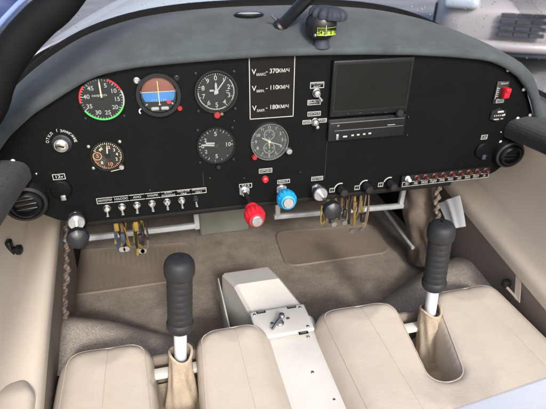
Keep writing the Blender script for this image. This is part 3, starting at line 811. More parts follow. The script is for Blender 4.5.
# ------------------------------------------------------------------ cabin walls, rails
def lerp(a, b, t): return a+(b-a)*t
def ledge(y): return .549+.06*y, -.172+.127*y
def wallprof(y):
    xl, zl_ = ledge(y)
    P = [(.585, .125), (.600, .07), (.628, .02), (.640, -.03), (.634, zl_+.085), (.620, zl_+.048), (xl+.058, zl_+.020), (xl+.020, zl_+.010), (xl+.006, zl_+.004), (xl, zl_-.008), (xl+.001, zl_-.03)]
    return P
def cr(P, t):
    n = len(P)-1; f = min(t*n, n-1e-9); i = int(f); u = f-i
    p0, p1, p2, p3 = P[max(i-1,0)], P[i], P[i+1], P[min(i+2,n)]
    return tuple(.5*((2*p1[k])+(-p0[k]+p2[k])*u+(2*p0[k]-5*p1[k]+4*p2[k]-p3[k])*u*u+(-p0[k]+3*p1[k]-3*p2[k]+p3[k])*u**3) for k in (0, 1))
def cabin_side(sgn, label):
    t = thing('cabin_sidewall', label, 'sidewall', (sgn*.6, -.2, FZ))
    def f(a, b):
        y = lerp(-1.0, .40, a); x, z = cr(wallprof(y), b)
        n_ = noise.noise(Vector((x*4, y*3, z*5+sgn)))*.003
        return (sgn*(x+n_), y, z)
    part('moulded_liner', MB().grid(f, 60, 50, thick=.004 if sgn < 0 else -.004), M['beige'], t, world=True, ang=50)
    def f2(a, b):
        y = lerp(-1.0, .42, a); xl, z_ = ledge(y)
        z = lerp(z_-.032, FZ, b)
        return (sgn*(xl+.004+.012*b), y, z)
    part('lower_panel', MB().grid(f2, 20, 8, thick=.004 if sgn < 0 else -.004), M['brownpanel'], t, world=True)
    return t
wl = cabin_side(-1, 'beige moulded cabin side on the left with ledge and black latch')
wr = cabin_side(1, 'beige moulded cabin side on the right above a taupe lower panel')
# grey suede rails on top of the sides
def rail(sgn, label):
    mb = MB()
    def f(a, b):
        y = lerp(-.001, -1.0, a)
        xi = .527+.045*y*-1*0 - .045*y; 
        xi = .527 - .045*y; zb_ = .085 - .019*y
        P = [(xi+.060, zb_-.005), (xi+.014, zb_-.003), (xi+.006, zb_-.001), (xi+.001, zb_+.004), (xi, zb_+.012), (xi, zb_+.024), (xi+.002, zb_+.031), (xi+.007, zb_+.037), (xi+.015, zb_+.041), (xi+.03, zb_+.044), (xi+.06, zb_+.046), (xi+.11, zb_+.046), (xi+.18, zb_+.03), (xi+.18, zb_-.05)]
        k_ = min(b*13, 12.999); i_ = int(k_); q_ = k_-i_
        x, z = lerp(P[i_][0], P[i_+1][0], q_), lerp(P[i_][1], P[i_+1][1], q_)
        n_ = noise.noise(Vector((x*12, y*8, z*12)))*.002; x += n_; z += n_
        return (sgn*x, y, z)
    mb.grid(f, 30, 65)
    n0 = len(mb.v)-31*66
    mb.f.append(tuple(n0+j for j in range(66)))
    return single('side_rail', mb, M['suede_dark'], label, 'rail', 'grey side rails', ang=45)
rail(-1, 'dark grey suede side rail on the left, meeting the panel end'); rail(1, 'dark grey suede side rail on the right, meeting the panel end')

# latch on left wall
p = Vector((-.636, -.07, -.015))
p = at(11, 250, x=-.624)
t = thing('door_latch', 'small black latch knob on the left beige wall', 'latch', p)
part('plate', MB().bbox((0, 0, 0), (.012, .020, .050), .004, 3), M['black'], t)
part('knob', MB().lathe([(.008,0),(.008,.008),(.0115,.011),(.0115,.017),(.008,.020),(.001,.021)], (.003,0,0), (1,-.2,0), 24), M['knobblue'], t)

# armrest pad at lower left
def armf(a, b):
    th = PI*b
    y = lerp(-.235, -.62, a); xl, z_ = ledge(y)
    s = min(1, a*9)**.5
    x = xl+.036 - .033*math.copysign(abs(math.cos(th))**.5, math.cos(th))*s
    return (-x, y + (0 if a > 0 else 0), z_+.004 + .024*math.sin(th)**.6*s)
mb = MB().grid(armf, 50, 24)
single('armrest_pad', mb, M['seat'], 'cream leather armrest pad on the left ledge', 'armrest', ang=60)

# ------------------------------------------------------------------ footwell
single('firewall', MB().box((0, .83, -.15), (1.26, .02, .62)), M['panel_edge'], 'dark firewall closing the footwell behind the pedals', 'firewall', smooth=False)
for s_, lab in ((-1, 'black liner on the left side of the footwell'), (1, 'black liner on the right side of the footwell')):
    single('footwell_liner', MB().box((s_*.60, .61, -.14), (.02, .42, .61)), M['panel_edge'], lab, 'liner', 'footwell side liners', smooth=False)
c1, c2 = at(203, 237, y=.55), at(246, 205, y=.55)
single('tunnel_cover', MB().bbox(((c1.x+c2.x)/2, .60, (FZ-.30)/2+.01), (c2.x-c1.x+.02, .10, .30-.13), .01, 3), M['tunnel'], 'pale grey tunnel cover between the footwells', 'cover')

# pedal bars
def bar(pts, label):
    t = thing('pedal_bar', label, 'pedal bar', pts[0], 'pale square pedal bars')
    for i, (a, b) in enumerate(zip(pts, pts[1:])):
        a, b = Vector(a), Vector(b); d = b-a; L = d.length
        rot = d.to_track_quat('X', 'Z').to_matrix()
        part('crossbar' if abs(d.x) > abs(d.z) and abs(d.x) > abs(d.y) else 'post', MB().bbox((a+b)/2, (L+(.022 if i == 1 else -.002), .015, .015), .003, 2, rot), M['alu'], t, world=True)
bar([(-.205, .28, -.02), (-.203, .28, -.234), (-.57, .28, -.232)][::-1], 'pale metal pedal bar in the left footwell')
bar([(.038, .28, -.03), (.040, .28, -.236), (.450, .28, -.252), (.460, .28, -.03)], 'pale metal pedal bar in the right footwell')
a, b = at(381, 205, x=.475), at(413, 248, x=.475)
single('strut', MB().tube([a, b], .006, 10), M['alu'], 'thin pale strut along the right side of the footwell', 'strut')

# heel mats
def heelmat(pts, label, rib=True):
    P = [Vector(p) for p in pts]
    c = sum(P, Vector())/4
    # rounded quad
    out = []
    rad = .045
    for i in range(4):
        p, pr, nx = P[i], P[i-1], P[(i+1) % 4]
        d1 = (pr-p).normalized(); d2 = (nx-p).normalized()
        for k in range(7):
            u = k/6; out.append(((1-u)**2*(p+d1*rad) + 2*u*(1-u)*p + u*u*(p+d2*rad)))
    t = thing('heel_mat', label, 'floor mat', (c.x, c.y, FZ), 'taupe heel mats')
    o2 = [c+(q-c)*.985 for q in out]; o3 = [c+(q-c)*.955 for q in out]
    n = len(out); h = .0045
    vs = [Vector((q.x, q.y, FZ+.0005)) for q in out]+[Vector((q.x, q.y, FZ+h)) for q in out]+[Vector((q.x, q.y, FZ+h+.0016)) for q in o2]+[Vector((q.x, q.y, FZ+h)) for q in o3]
    fs = [(k*n+i, k*n+(i+1) % n, (k+1)*n+(i+1) % n, (k+1)*n+i) for k in range(3) for i in range(n)]
    fs.append(tuple(3*n+i for i in range(n)))
    part('pad', MB().add(vs, fs), M['heel'], t, world=True, ang=20)
    mb = MB()
    if rib:
        for k in range(1, 26):
            u = k/26
            a_ = P[3].lerp(P[2], u); b_ = P[0].lerp(P[1], u)
            a_, b_ = a_.lerp(b_, .1), b_.lerp(a_, .1)
            d = b_-a_; rot = d.to_track_quat('X', 'Z').to_matrix()
            q = (a_+b_)/2; mb.box((q.x, q.y, FZ+h+.0004), (d.length, .0032, .0016), rot)
        part('ribs', mb, M['heel'], t, world=True, smooth=False)
    return t
heelmat([at(64, 298, z=FZ), at(197, 279, z=FZ), at(193, 243, z=FZ), at(66, 252, z=FZ)], 'ribbed taupe heel mat on the carpet of the left footwell')
heelmat([at(286, 268, z=FZ), at(391, 253, z=FZ), at(375, 225, z=FZ), at(274, 233, z=FZ)], 'smooth taupe heel mat on the carpet of the right footwell', False)

# carpeted humps in front of the seats
def hump(sgn, label):
    def f(a, b):
        x = lerp(.595, .24, a); y = lerp(-.12, lerp(.185, .035, a**1.3), b)
        h = .140*max(0, 1-a**2.0)*(.93+.07*math.sin(PI*b))*math.cos(PI/2*max(0, (b-.45)/.55))**.7
        if b >= .999: h = -.003
        return (sgn*x, y, FZ-.002+h+noise.noise(Vector((x*14, y*14, sgn)))*.003)
    return single('carpet_hump', MB().grid(f, 44, 40), M['carpetlight'], label, 'carpet hump', 'light carpeted humps', ang=70)
hump(-1, 'light grey carpeted hump in front of the left seat'); hump(1, 'light grey carpeted hump in front of the right seat')

# ------------------------------------------------------------------ wires under the panel
def bundle(u0, u1, vtop, vbot, label, cols, seed):
    rnd = random.Random(seed)
    y = .035
    a, b = at(u0, vtop, y=y), at(u1, vbot, y=y)
    t = thing('wire_bundle', label, 'wires', (a.x, y, b.z), 'wire bundles hanging under the panel')
    for k, c in enumerate(cols):
        x = lerp(a.x, b.x, (k+.5)/len(cols)); pts = []
        L = rnd.uniform(.75, 1.05)
        for q in range(9):
            s_ = q/8
            pts.append((x+.006*math.sin(s_*4+k*1.7), y+.010*math.cos(s_*3+k), lerp(a.z+.03, lerp(a.z, b.z, L), s_)))
        part('wire', MB().tube(pts, .0034, 8), M[c], t, world=True)
    for k in range(5):
        x = lerp(a.x, b.x, rnd.random()); pts = []; dz = rnd.uniform(.6, 1.0); sw = rnd.uniform(-.02, .02); fy = rnd.uniform(-.012, .02)
        for q in range(13):
            s_ = q/12; zq = math.sin(s_*PI*.8)/.98
            pts.append((x+sw*s_+.005*math.sin(s_*6+k), y+fy*math.sin(s_*PI), lerp(a.z+.03, b.z, dz*zq)))
        part('wire', MB().tube(pts, .0017, 6), M[rnd.choice(['wbrown', 'black', 'wcream', 'wyellow'])], t, world=True)
    for k in range(2):
        x = lerp(a.x, b.x, .3+.45*k); z = lerp(a.z, b.z, .35+.3*k)
        part('connector', MB().bbox((x, y-.014, z), (.010, .010, .024), .002), M[cols[k]], t, world=True)
        part('ring_terminal', MB().lathe([(.007,0),(.007,.003),(.003,.003)], (x+.003, y-.01, b.z+.006), (0,-1,0), 16), M['steel'], t, world=True)
bundle(111, 128, 208, 248, 'bundle of yellow, blue and black wires under the second toggle', ['wyellow', 'wblue', 'black', 'black', 'wbrown'], 1)
bundle(132, 144, 207, 250, 'bundle of wires with a yellow connector under the third toggle', ['wyellow', 'black', 'wblue', 'wyellow'], 2)
bundle(327, 347, 190, 222, 'thick bundle of black and brown wires beside the dark push-pull knob', ['wbrown', 'black', 'wyellow', 'wbrown', 'black', 'black'], 3)
bundle(347, 364, 188, 229, 'bundle of tan, yellow and black wires under the middle rotary knob', ['wbrown', 'black', 'wyellow', 'wcream', 'black', 'wyellow'], 4)

# ------------------------------------------------------------------ leather gaiters at the sides of the footwell
def gaiter(cor, label, lace_edge, nx=40, ny=60, amp=.012, seed=0):
    A, B, D, E_ = [Vector(c) for c in cor]     # top-left, top-right, bottom-right, bottom-left
    nrm = (B-A).cross(E_-A).normalized()
    if nrm.y > 0: nrm = -nrm
    t = thing('leather_gaiter', label, 'gaiter', (A+B+D+E_)/4 - Vector((0,0,0)), 'brown leather gaiters')
    t.location.z = min(D.z, E_.z)
    def f(a, b):
        p = A.lerp(B, a).lerp(E_.lerp(D, a), b)
        k = math.sin(a*PI)
        h = amp*1.3*k + amp*noise.noise(Vector((a*2.2+seed, b*1.6+a*1.5, seed)))*1.9 + amp*.6*noise.noise(Vector((a*3.2-b*3, b*3.0, seed+4))) + .0025*math.sin(b*17+a*7)*k
        e = abs(a-lace_edge)
        wav = .006*math.sin(b*60)*max(0, 1-e*6)
        p = p + (B-A).normalized()*wav*(1 if lace_edge > .5 else -1)
        return p + nrm*h
    part('sheet', MB().grid(f, nx, ny, thick=.003), M['brownleather'], t, world=True, ang=80)
    for ph in (0, PI):
        pts = []
        for k in range(241):
            w_ = Vector(f(lace_edge, k/240)); q_ = k*.36+ph
            pts.append(w_ + nrm*(.005+.0035*math.sin(q_)) + (B-A).normalized()*.0040*math.cos(q_))
        part('braided_edge', MB().tube(pts, .0038, 8), M['brownpanel'], t, world=True)
    return t
gaiter([at(406, 184, y=.31), at(438, 186, y=.19), at(446, 266, x=.535), at(408, 262, z=FZ+.005)], 'wrinkled brown leather gaiter right of the right pedals', 1.0, seed=2, amp=.016)
gaiter([at(57, 222, x=-.585), at(69, 222, x=-.565), at(66, 318, x=-.555), at(55, 322, x=-.575)], 'narrow brown leather gaiter with braided edge left of the left pedals', .55, nx=16, amp=.004, seed=5)

# folded white paper
A, B, D, E_ = at(439, 203, x=.520), at(461, 195, x=.528), at(467, 226, x=.528), at(450, 229, x=.515)
def pf(a, b):
    p = A.lerp(B, a).lerp(E_.lerp(D, a), b)
    fold = .008*math.exp(-((a-.48)/.16)**2) - .004*math.sin(a*6)
    return p + Vector((-fold-.004, -.002, .004*math.sin(b*3)))
single('paper', MB().grid(pf, 30, 14, thick=.0012), M['paper'], 'folded white paper tucked against the right taupe panel', 'paper', ang=50)

# ------------------------------------------------------------------ seats
def rounded(pts, n=8):
    """pts = (x, y, radius) -> smooth closed outline"""
    out = []; m = len(pts)
    for i in range(m):
        p = Vector(pts[i][:2]); a = Vector(pts[i-1][:2]); b = Vector(pts[(i+1) % m][:2]); r = pts[i][2]
        d1 = (a-p).normalized(); d2 = (b-p).normalized()
        ang = d1.angle(d2); k = min(r/math.tan(ang/2), .49*(a-p).length, .49*(b-p).length)
        for q in range(n+1):
            u = q/n; out.append((1-u)**2*(p+d1*k)+2*u*(1-u)*p+u*u*(p+d2*k))
    return [(v.x, v.y) for v in out]
def seat_cushion(outline, seams, top, rad0, bottom, res=.0042, crown=.010, wrinkle=None, slot=None):
    P = np.array(outline); Q = np.roll(P, -1, axis=0)
    xs = np.arange(P[:,0].min()-res, P[:,0].max()+2*res, res); ys = np.arange(P[:,1].min()-res, P[:,1].max()+2*res, res)
    X, Y = np.meshgrid(xs, ys, indexing='ij'); pts = np.stack([X.ravel(), Y.ravel()], 1)
    best = np.full(len(pts), 1e9); near = np.zeros_like(pts); inside = np.zeros(len(pts), bool)
    for p, q in zip(P, Q):
        d = q-p; L2 = max(d@d, 1e-12)
        t = np.clip(((pts-p)@d)/L2, 0, 1); c = p+t[:,None]*d; e = np.hypot(*(pts-c).T)
        k = e < best; best[k] = e[k]; near[k] = c[k]
        cond = (p[1] > pts[:,1]) != (q[1] > pts[:,1])
        with np.errstate(divide='ignore', invalid='ignore'):
            xx = (q[0]-p[0])*(pts[:,1]-p[1])/(q[1]-p[1]+1e-18)+p[0]
        inside ^= cond & (pts[:,0] < xx)
    inside = inside.reshape(X.shape); D = np.where(inside.ravel(), best, 0)
    nx, ny = X.shape
    cell = inside[:-1,:-1] | inside[1:,:-1] | inside[:-1,1:] | inside[1:,1:]
    # drop cells that would collapse: need at least 2 inside corners
    cnt = inside[:-1,:-1].astype(int)+inside[1:,:-1]+inside[:-1,1:]+inside[1:,1:]
    cell = cnt >= 2
    pos = pts.copy(); out = ~inside.ravel(); pos[out] = near[out]
    rad = np.full(len(pts), rad0)
    if slot:
        k_ = np.clip((slot[2]-near[:,1])/.05, 0, 1)*((near[:,0] > slot[0]-.012) & (near[:,0] < slot[1]+.012))
        rad = rad0*(1-k_)+.024*k_
    dd = np.clip(D, 0, rad)
    z = top-rad+np.sqrt(np.maximum(0, rad**2-(rad-dd)**2))
    z += crown*np.clip((D-rad*.3)/.07, 0, 1)**.8
    for (x0_, y0_, x1_, y1_, wdt, dep) in seams:
        p = np.array((x0_, y0_)); q = np.array((x1_, y1_)); d = q-p
        t = np.clip(((pts-p)@d)/(d@d), 0, 1); e = np.hypot(*(pts-(p+t[:,None]*d)).T)
        z -= dep*np.exp(-(e/wdt)**2)*np.clip(D/.01, 0, 1)
        z -= dep*.7*np.exp(-(e/(wdt*6))**2)*np.clip(D/.05, 0, 1)**2
    # piping seam just inside the border
    z -= .0016*np.exp(-((D-np.where(rad < rad0*.9, .013, .026))/.004)**2)
    if wrinkle:
        for i in range(len(pts)):
            if D[i] > 0:
                x_, y_ = pts[i]
                w_ = math.exp(-(((x_-wrinkle[0])/.10)**2+((y_-wrinkle[1])/.07)**2))
                z[i] += noise.noise(Vector((x_*60, y_*14, 1)))*.0026*w_ + noise.noise(Vector((x_*9, y_*7, 5)))*.0012
    def zf(x_, y_):
        i_ = np.argmin((pts[:,0]-x_)**2+(pts[:,1]-y_)**2); return float(z[i_])
    Z2 = z.reshape(X.shape)
    def zs_(x_, y_):
        a_ = min(max((x_-xs[0])/res, 0), nx-1.001); b_ = min(max((y_-ys[0])/res, 0), ny-1.001); i_, j_ = int(a_), int(b_); a_ -= i_; b_ -= j_
        return float(Z2[i_,j_]*(1-a_)*(1-b_)+Z2[i_+1,j_]*a_*(1-b_)+Z2[i_,j_+1]*(1-a_)*b_+Z2[i_+1,j_+1]*a_*b_)
    zf = zs_
    vid = {}; vs = []; fs = []
    def V(i, j):
        k = i*ny+j
        if k not in vid: vid[k] = len(vs); vs.append((pos[k,0], pos[k,1], z[k]))
        return vid[k]
    for i in range(nx-1):
        for j in range(ny-1):
            if cell[i,j]: fs.append((V(i,j), V(i+1,j), V(i+1,j+1), V(i,j+1)))
    mb = MB().add(vs, fs)
    # skirt
    from collections import Counter
    ec = Counter()
    for f in fs:
        for a_, b_ in zip(f, f[1:]+f[:1]): ec[frozenset((a_, b_))] += 1
    low = {}
    def Lw(a_):
        if a_ not in low:
            p = mb.v[a_]; low[a_] = len(mb.v); mb.v.append(Vector((p.x, p.y, bottom)))
        return low[a_]
    for f in fs:
        for a_, b_ in zip(f, f[1:]+f[:1]):
            if ec[frozenset((a_, b_))] == 1: mb.f.append((b_, a_, Lw(a_), Lw(b_)))
    return mb, zf
def smooth_mod(o, it=4):
    md = o.modifiers.new('smooth', 'SMOOTH'); md.factor = .5; md.iterations = it
ST = -.262
def seat(lab, xl, si, sib, sob, so, xr, top=ST):
    """xl..si left lobe, so..xr right lobe, slot between"""
    f1, yb, ys = -.092, -.80, -.358
    t = thing('pilot_seat', lab, 'seat', ((xl+xr)/2, -.45, FZ), 'cream leather seats')
    xa_s, xb_s = min(si, sib), max(so, sob)
    ol = rounded([(xl, yb, .02), (xr, yb, .02), (xr, f1, .066), (so, f1-.002, .056), (sob, ys, .03), (sib, ys, .03), (si, f1-.002, .056), (xl, f1, .066)], 10)
    m1 = (xl+si)/2+.01; m2 = (so+xr)/2+.005
    seams = [(m1, f1, m1-.004, yb, .0036, .0030), (m2, f1, m2+.004, yb, .0036, .0030)]
    mbs, zf = seat_cushion(ol, seams, top, .054, FZ+.03, wrinkle=((sib+sob)/2, ys-.06), slot=(min(si, sib), max(so, sob), f1-.02))
    o = part('cushion', mbs, M['seat'], t, world=True, ang=80)
    for (xa, ya, xb, yb_, *_r) in seams:
        P_ = [(lerp(xa, xb, k/60), lerp(ya-.004, yb_+.02, k/60)) for k in range(61)]
        part('seam', MB().tube([(x_, y_, zf(x_, y_)+.0006) for x_, y_ in P_], .0011, 6), M['seam'], t, world=True)
    # piping a little inside the border
    n_ = len(ol); P_ = []
    for k in range(n_):
        p_, a_, b_ = Vector(ol[k]), Vector(ol[k-1]), Vector(ol[(k+1) % n_]); d_ = (b_-a_)
        if d_.length < 1e-9: continue
        d_.normalize(); P_.append((p_, Vector((d_.y, -d_.x))))
    area = sum(ol[k][0]*ol[(k+1) % n_][1]-ol[(k+1) % n_][0]*ol[k][1] for k in range(n_))
    sg = 1 if area < 0 else -1
    off = []
    for p_, q_ in P_:
        in_s = xa_s-.012 < p_.x < xb_s+.012
        k_ = min(1, max(0, (f1-.02-p_.y)/.05)) if in_s else 0
        off.append(p_+q_*sg*lerp(.026, .013, k_)); dense = []
    for a_, b_ in zip(off, off[1:]+off[:1]):
        m_ = max(1, int((b_-a_).length/.010)); dense += [a_.lerp(b_, k/m_) for k in range(m_)]
    dense = [q_ for q_ in dense if q_.y > yb+.03]
    st_ = min(range(len(dense)), key=lambda k: (dense[k]-dense[k-1]).length < .1)
    zz_ = [zf(q_.x, q_.y) for q_ in dense]
    for _ in range(3): zz_ = [(zz_[k-1]+zz_[k]+zz_[(k+1) % len(zz_)])/3 for k in range(len(zz_))]
    dense = dense[st_:]+dense[:st_]; zz_ = zz_[st_:]+zz_[:st_]
    part('piping', MB().tube([(q_.x, q_.y, h_+.0003) for q_, h_ in zip(dense, zz_)], .0012, 6), M['seam'], t, world=True)
    smooth_mod(o, 10)
    # things seen down in the slot
    sx0, sx1 = xa_s-.01, xb_s+.01
    part('front_board', MB().bbox(((sx0+sx1)/2, f1-.045, FZ+.075), (sx1-sx0+.02, .010, .15), .002), M['brownpanel'], t, world=True)
    def slf(a_, b_):
        y = lerp(f1-.06, ys+.004, a_); x = lerp(lerp(si, sib, a_)-.012, lerp(so, sob, a_)+.012, b_)
        z = lerp(FZ+.085, top-.055, a_**1.5) + .010*noise.noise(Vector((x*30, y*22, 2))) + .006*math.sin(y*70+x*60)*math.sin(PI*b_) - .012*math.sin(PI*b_)
        return (x, y, z)
    part('slot_lining', MB().grid(slf, 50, 20, thick=.003), M['boot'], t, world=True, ang=80)
    part('edge_strip', MB().bbox(((sx0+sx1)/2, f1-.085, FZ+.14), (sx1-sx0, .022, .012), .002), M['console'], t, world=True)
    return t
seat('cream leather seat on the left with stick slot, nearest the armrest pad', -.541, -.345, -.334, -.264, -.254, -.082)
seat('cream leather seat on the right with stick slot, beside the taupe panel', .018, .240, .202, .255, .322, .526)

# ------------------------------------------------------------------ control sticks
def stick(lab, x, copy=None):
    y = -.19
    t = thing('control_stick', lab, 'control stick', (x, y, -.36), 'control sticks')
    t.rotation_euler = (0, RAD(4.4)*(1 if x < 0 else -1), 0)
    def Z(v): return at(180, v, y=y).z+.36
    zt_, zb_ = Z(252), Z(328)
    prof = [(.0235, zb_), (.0265, zb_+.006), (.0270, zb_+.016), (.0245, zb_+.022)]
    h0, h1 = zb_+.022, Z(276)
    n = 7
    for k in range(n):
        a_ = lerp(h0, h1, k/n); st = (h1-h0)/n
        prof += [(.0232, a_+st*.04), (.0242, a_+st*.22), (.0244, a_+st*.72), (.0236, a_+st*.95)]
    prof += [(.0236, h1), (.0240, h1+.002), (.0266, h1+.0035), (.0282, h1+.008), (.0288, h1+.016), (.0285, h1+.024), (.0270, h1+.032), (.0235, h1+.038), (.0165, h1+.0415), (.008, h1+.0425), (.001, h1+.0427)]
    part('grip', MB().lathe(prof, (0,0,0), (0,0,1), 48), M['rubber'], t, ang=60)
    part('button', MB().lathe([(.004,0),(.004,.003),(.002,.004)], (0.004, .002, h1+.0420), (0,0,1), 14), M['knobblue'], t)
    part('tube', MB().lathe([(.0130, .0), (.0130, zb_+.004)], (0,0,0), (0,0,1), 32), M['whitemetal'], t)
    def bootf(a_, b_):
        th = 2*PI*a_
        r_ = .0225 + .003*b_ + .012*b_**2.2
        r_ *= 1+.10*math.sin(th*3+b_*4)*b_ + .06*math.sin(th*7-b_*5)*min(1, b_*3) + .03*noise.noise(Vector((math.cos(th)*2, math.sin(th)*2, b_*6+x)))
        z = lerp(.118, -.02, b_) + (.006*math.sin(th*2+1)*(1-b_))
        return (r_*math.cos(th)*1.0, r_*math.sin(th)*1.15-.03*b_*b_, z)
    part('gaiter', MB().grid(bootf, 64, 30), M['boot'], t, ang=70)
    part('hem', MB().tube([bootf(k/40, .03) for k in range(41)], .0028, 8, cap=False), M['boot'], t)
    return t
stick('black ribbed control stick in the slot of the left seat', -.294)
stick('black ribbed control stick in the slot of the right seat', .294)

# ------------------------------------------------------------------ console
cn = thing('centre_console', 'off-white centre console between the seats with a lever plate', 'console', (-.05, -.1, FZ))
ZC = -.295
c1, c2 = at(222, 273, z=ZC-.02), at(270, 266, z=ZC-.02); f1_, f2_ = at(234, 285, z=ZC+.004), at(282, 279, z=ZC+.004)
n1, n2 = at(250, 313, z=ZC-.012), at(303, 303, z=ZC-.012)
xl_, xr_ = (c1.x+f1_.x+n1.x)/3, (c2.x+f2_.x+n2.x)/3
def sect(mb, secs):
    vs = []; fs = []
    for (y, xa, xb, zt2) in secs:
        vs += [(xa-.004, y, FZ+.002), (xa, y, zt2-.008), (xa+.008, y, zt2), (xb-.008, y, zt2), (xb, y, zt2-.008), (xb+.004, y, FZ+.002)]
    for i in range(len(secs)-1):
        for k in range(5): fs.append((i*6+k, i*6+k+1, (i+1)*6+k+1, (i+1)*6+k))
    fs.append(tuple(range(6))); fs.append(tuple((len(secs)-1)*6+k for k in range(6))[::-1])
    return mb.add(vs, fs)
mb = sect(MB(), [(c1.y+.012, c1.x+.004, c2.x-.004, ZC-.055), (c1.y, c1.x, c2.x, ZC-.022), (f1_.y, f1_.x, f2_.x, ZC+.004), (n1.y-.01, n1.x, n2.x, ZC-.012), (n1.y-.03, n1.x, n2.x, ZC-.014)])
part('forward_box', mb, M['console'], cn, world=True, ang=12)
e1, e2 = at(316, 330, z=ZC), at(345, 409, z=ZC)
mb = sect(MB(), [(n1.y-.045, n1.x+.006, n2.x+.010, ZC-.010), (-.16, n1.x+.006, n2.x+.016, ZC-.014), (-.80, n1.x+.006, n2.x+.012, ZC-.022)])
part('rear_box', mb, M['console'], cn, world=True, ang=12)
q1, q2, q3 = at(249, 313, z=ZC+.006), at(303, 303.5, z=ZC+.006), at(316.5, 328, z=ZC+.006)
pc = Vector(((q1.x+q2.x)/2+.002, (q2.y+q3.y)/2, ZC+.001)); PW, PL = q2.x-q1.x, q2.y-q3.y
part('lever_plate', MB().bbox(pc, (PW, PL, .010), .004, 3), M['console'], cn, world=True)
part('side_flange', MB().bbox((c1.x-.010, (c1.y+n1.y)/2+.005, FZ+.055), (.0035, c1.y-n1.y+.02, .105), .001), M['console'], cn, world=True)
zt3 = ZC+.0062
lv = at(281, 322, z=zt3)
part('lever_base', MB().lathe([(.010,0),(.010,.003),(.007,.006),(.003,.007)], (lv.x-.004, lv.y-.004, zt3), (0,0,1), 24), M['steel'], cn, world=True)
lt = at(272, 330, z=zt3+.008)
part('lever', MB().tube([Vector((lv.x, lv.y, zt3+.016)), Vector((lv.x*.5+lt.x*.5, lv.y*.5+lt.y*.5, zt3+.014)), Vector((lt.x, lt.y, zt3+.010))], [.0042,.004,.0032], 12).lathe([(.001,-.008),(.006,-.0055),(.0080,0),(.006,.0055),(.001,.008)], Vector((lv.x+.002, lv.y+.003, zt3+.016)), (0,0,1), 20), M['steel'], cn, world=True)
for u, v in [(272, 323.5), (288, 318.5)]:
    p = at(u, v, z=zt3); part('screw', MB().lathe([(.0042,0),(.0042,.0012),(.002,.0025),(.0004,.0028)], p, (0,0,1), 14), M['steel'], cn, world=True)
for u, v, dzz in [(254.5, 315, 0), (300, 307.5, 0), (308, 326.5, 0), (308.5, 337, -.017), (292, 374, -.024), (312.5, 372.5, -.022), (333, 369.5, -.022), (334, 400, -.024)]:
    p = at(u, v, z=zt3+dzz); part('screw', MB().lathe([(.0038,0),(.0038,.001),(.0026,.0022),(.0004,.0026)], p, (0,0,1), 14), M['steel'], cn, world=True)
def clabel(u, v, txt, a):
    p = at(u, v, z=zt3+.0012)
    o = MB().bbox((p.x, p.y, zt3+.0004), (.0225, .0085, .0014), .0004, 1)
    l = part('label_plate', o, M['sheet'], cn, world=True, smooth=False)
    mb = MB().text(txt, .0072, 0, 0, 0, bold=.02, sx=.62)
    for q in mb.v: q.y, q.z = q.z, 0
    for q in mb.v: q.x += p.x; q.y += p.y; q.z += zt3+.0016
    part('lettering', mb, M['white'], l, world=True, smooth=False)
clabel(261, 311.8, 'ЗАКРЫТ', 0); clabel(291.5, 306.8, 'ПРАВЫЙ', 0); clabel(303.5, 332.5, 'ЛЕВЫЙ', 0)

# ------------------------------------------------------------------ seat belt end on the right
a, b = at(521, 272, x=.548), at(514, 291, x=.545)
t = thing('seat_belt_end', 'cream belt strap with black clips between right seat and taupe panel', 'belt', (a+b)/2)
def stf(u_, v_):
    p = a.lerp(at(519, 300, x=.535), u_); return p + Vector((-.004, lerp(-.009, .009, v_), 0))
part('strap', MB().grid(stf, 8, 4, thick=.003), M['seat'], t, world=True)
q = at(506, 285, x=.528)
def stf2(u_, v_):
    p = q.lerp(at(518, 298, x=.532), u_); return p + Vector((-.004, lerp(-.008, .008, v_), lerp(-.004, .004, v_)))
part('strap', MB().grid(stf2, 8, 4, thick=.003), M['seat'], t, world=True)
part('clip', MB().bbox(a+Vector((-.006,0,.006)), (.010, .020, .024), .003), M['black'], t, world=True)
part('clip', MB().bbox(q+Vector((-.002,0,.006)), (.020, .016, .018), .003), M['black'], t, world=True)

# ------------------------------------------------------------------ compass and strut on the glareshield
p = on_shield(321, 46); zb_ = p.z
t = thing('compass', 'black ball compass with finned cap and lime scale on the glareshield', 'compass', (p.x, p.y, zb_-.002))
S = .00188
part('pedestal', MB().lathe([(.019,0),(.0165,.004),(.013,.012),(.0135,.020)], (0,0,0), (0,0,1), 28), M['cardark'], t)
part('bowl', MB().lathe([(.010,.014),(.020,.018),(.0275,.028),(.0300,.042),(.0290,.052),(.0240,.060),(.012,.064)], (-.002,0,0), (0,0,1), 40), M['black'], t)
def capr(th, h): return 1+.06*math.copysign(abs(math.cos(13*th))**.5, math.cos(13*th))
part('finned_cap', MB().lathe([(.022,.050),(.0335,.053),(.0355,.058),(.0350,.064),(.030,.070),(.018,.074),(.001,.075)], (.004,0,0), (.10,-.02,1), 108, rfun=capr), M['cardark'], t)
def sc(a_, b_):
    th = RAD(lerp(238, 318, a_)); r_ = .0308; return (-.002+r_*math.cos(th), r_*math.sin(th), lerp(.026, .040, b_))
part('window', MB().grid(sc, 24, 4, thick=.002), M['lime'], t)
mb = MB()
for k in range(26):
    th = RAD(lerp(241, 315, k/25)); r_ = .0314
    c = Vector((-.002+r_*math.cos(th), r_*math.sin(th), .0375 if k % 2 else .0365)); rot = Matrix.Rotation(th-PI/2, 3, 'Z')
    mb.box(c, (.0010, .0008, .004 if k % 2 else .006), rot)
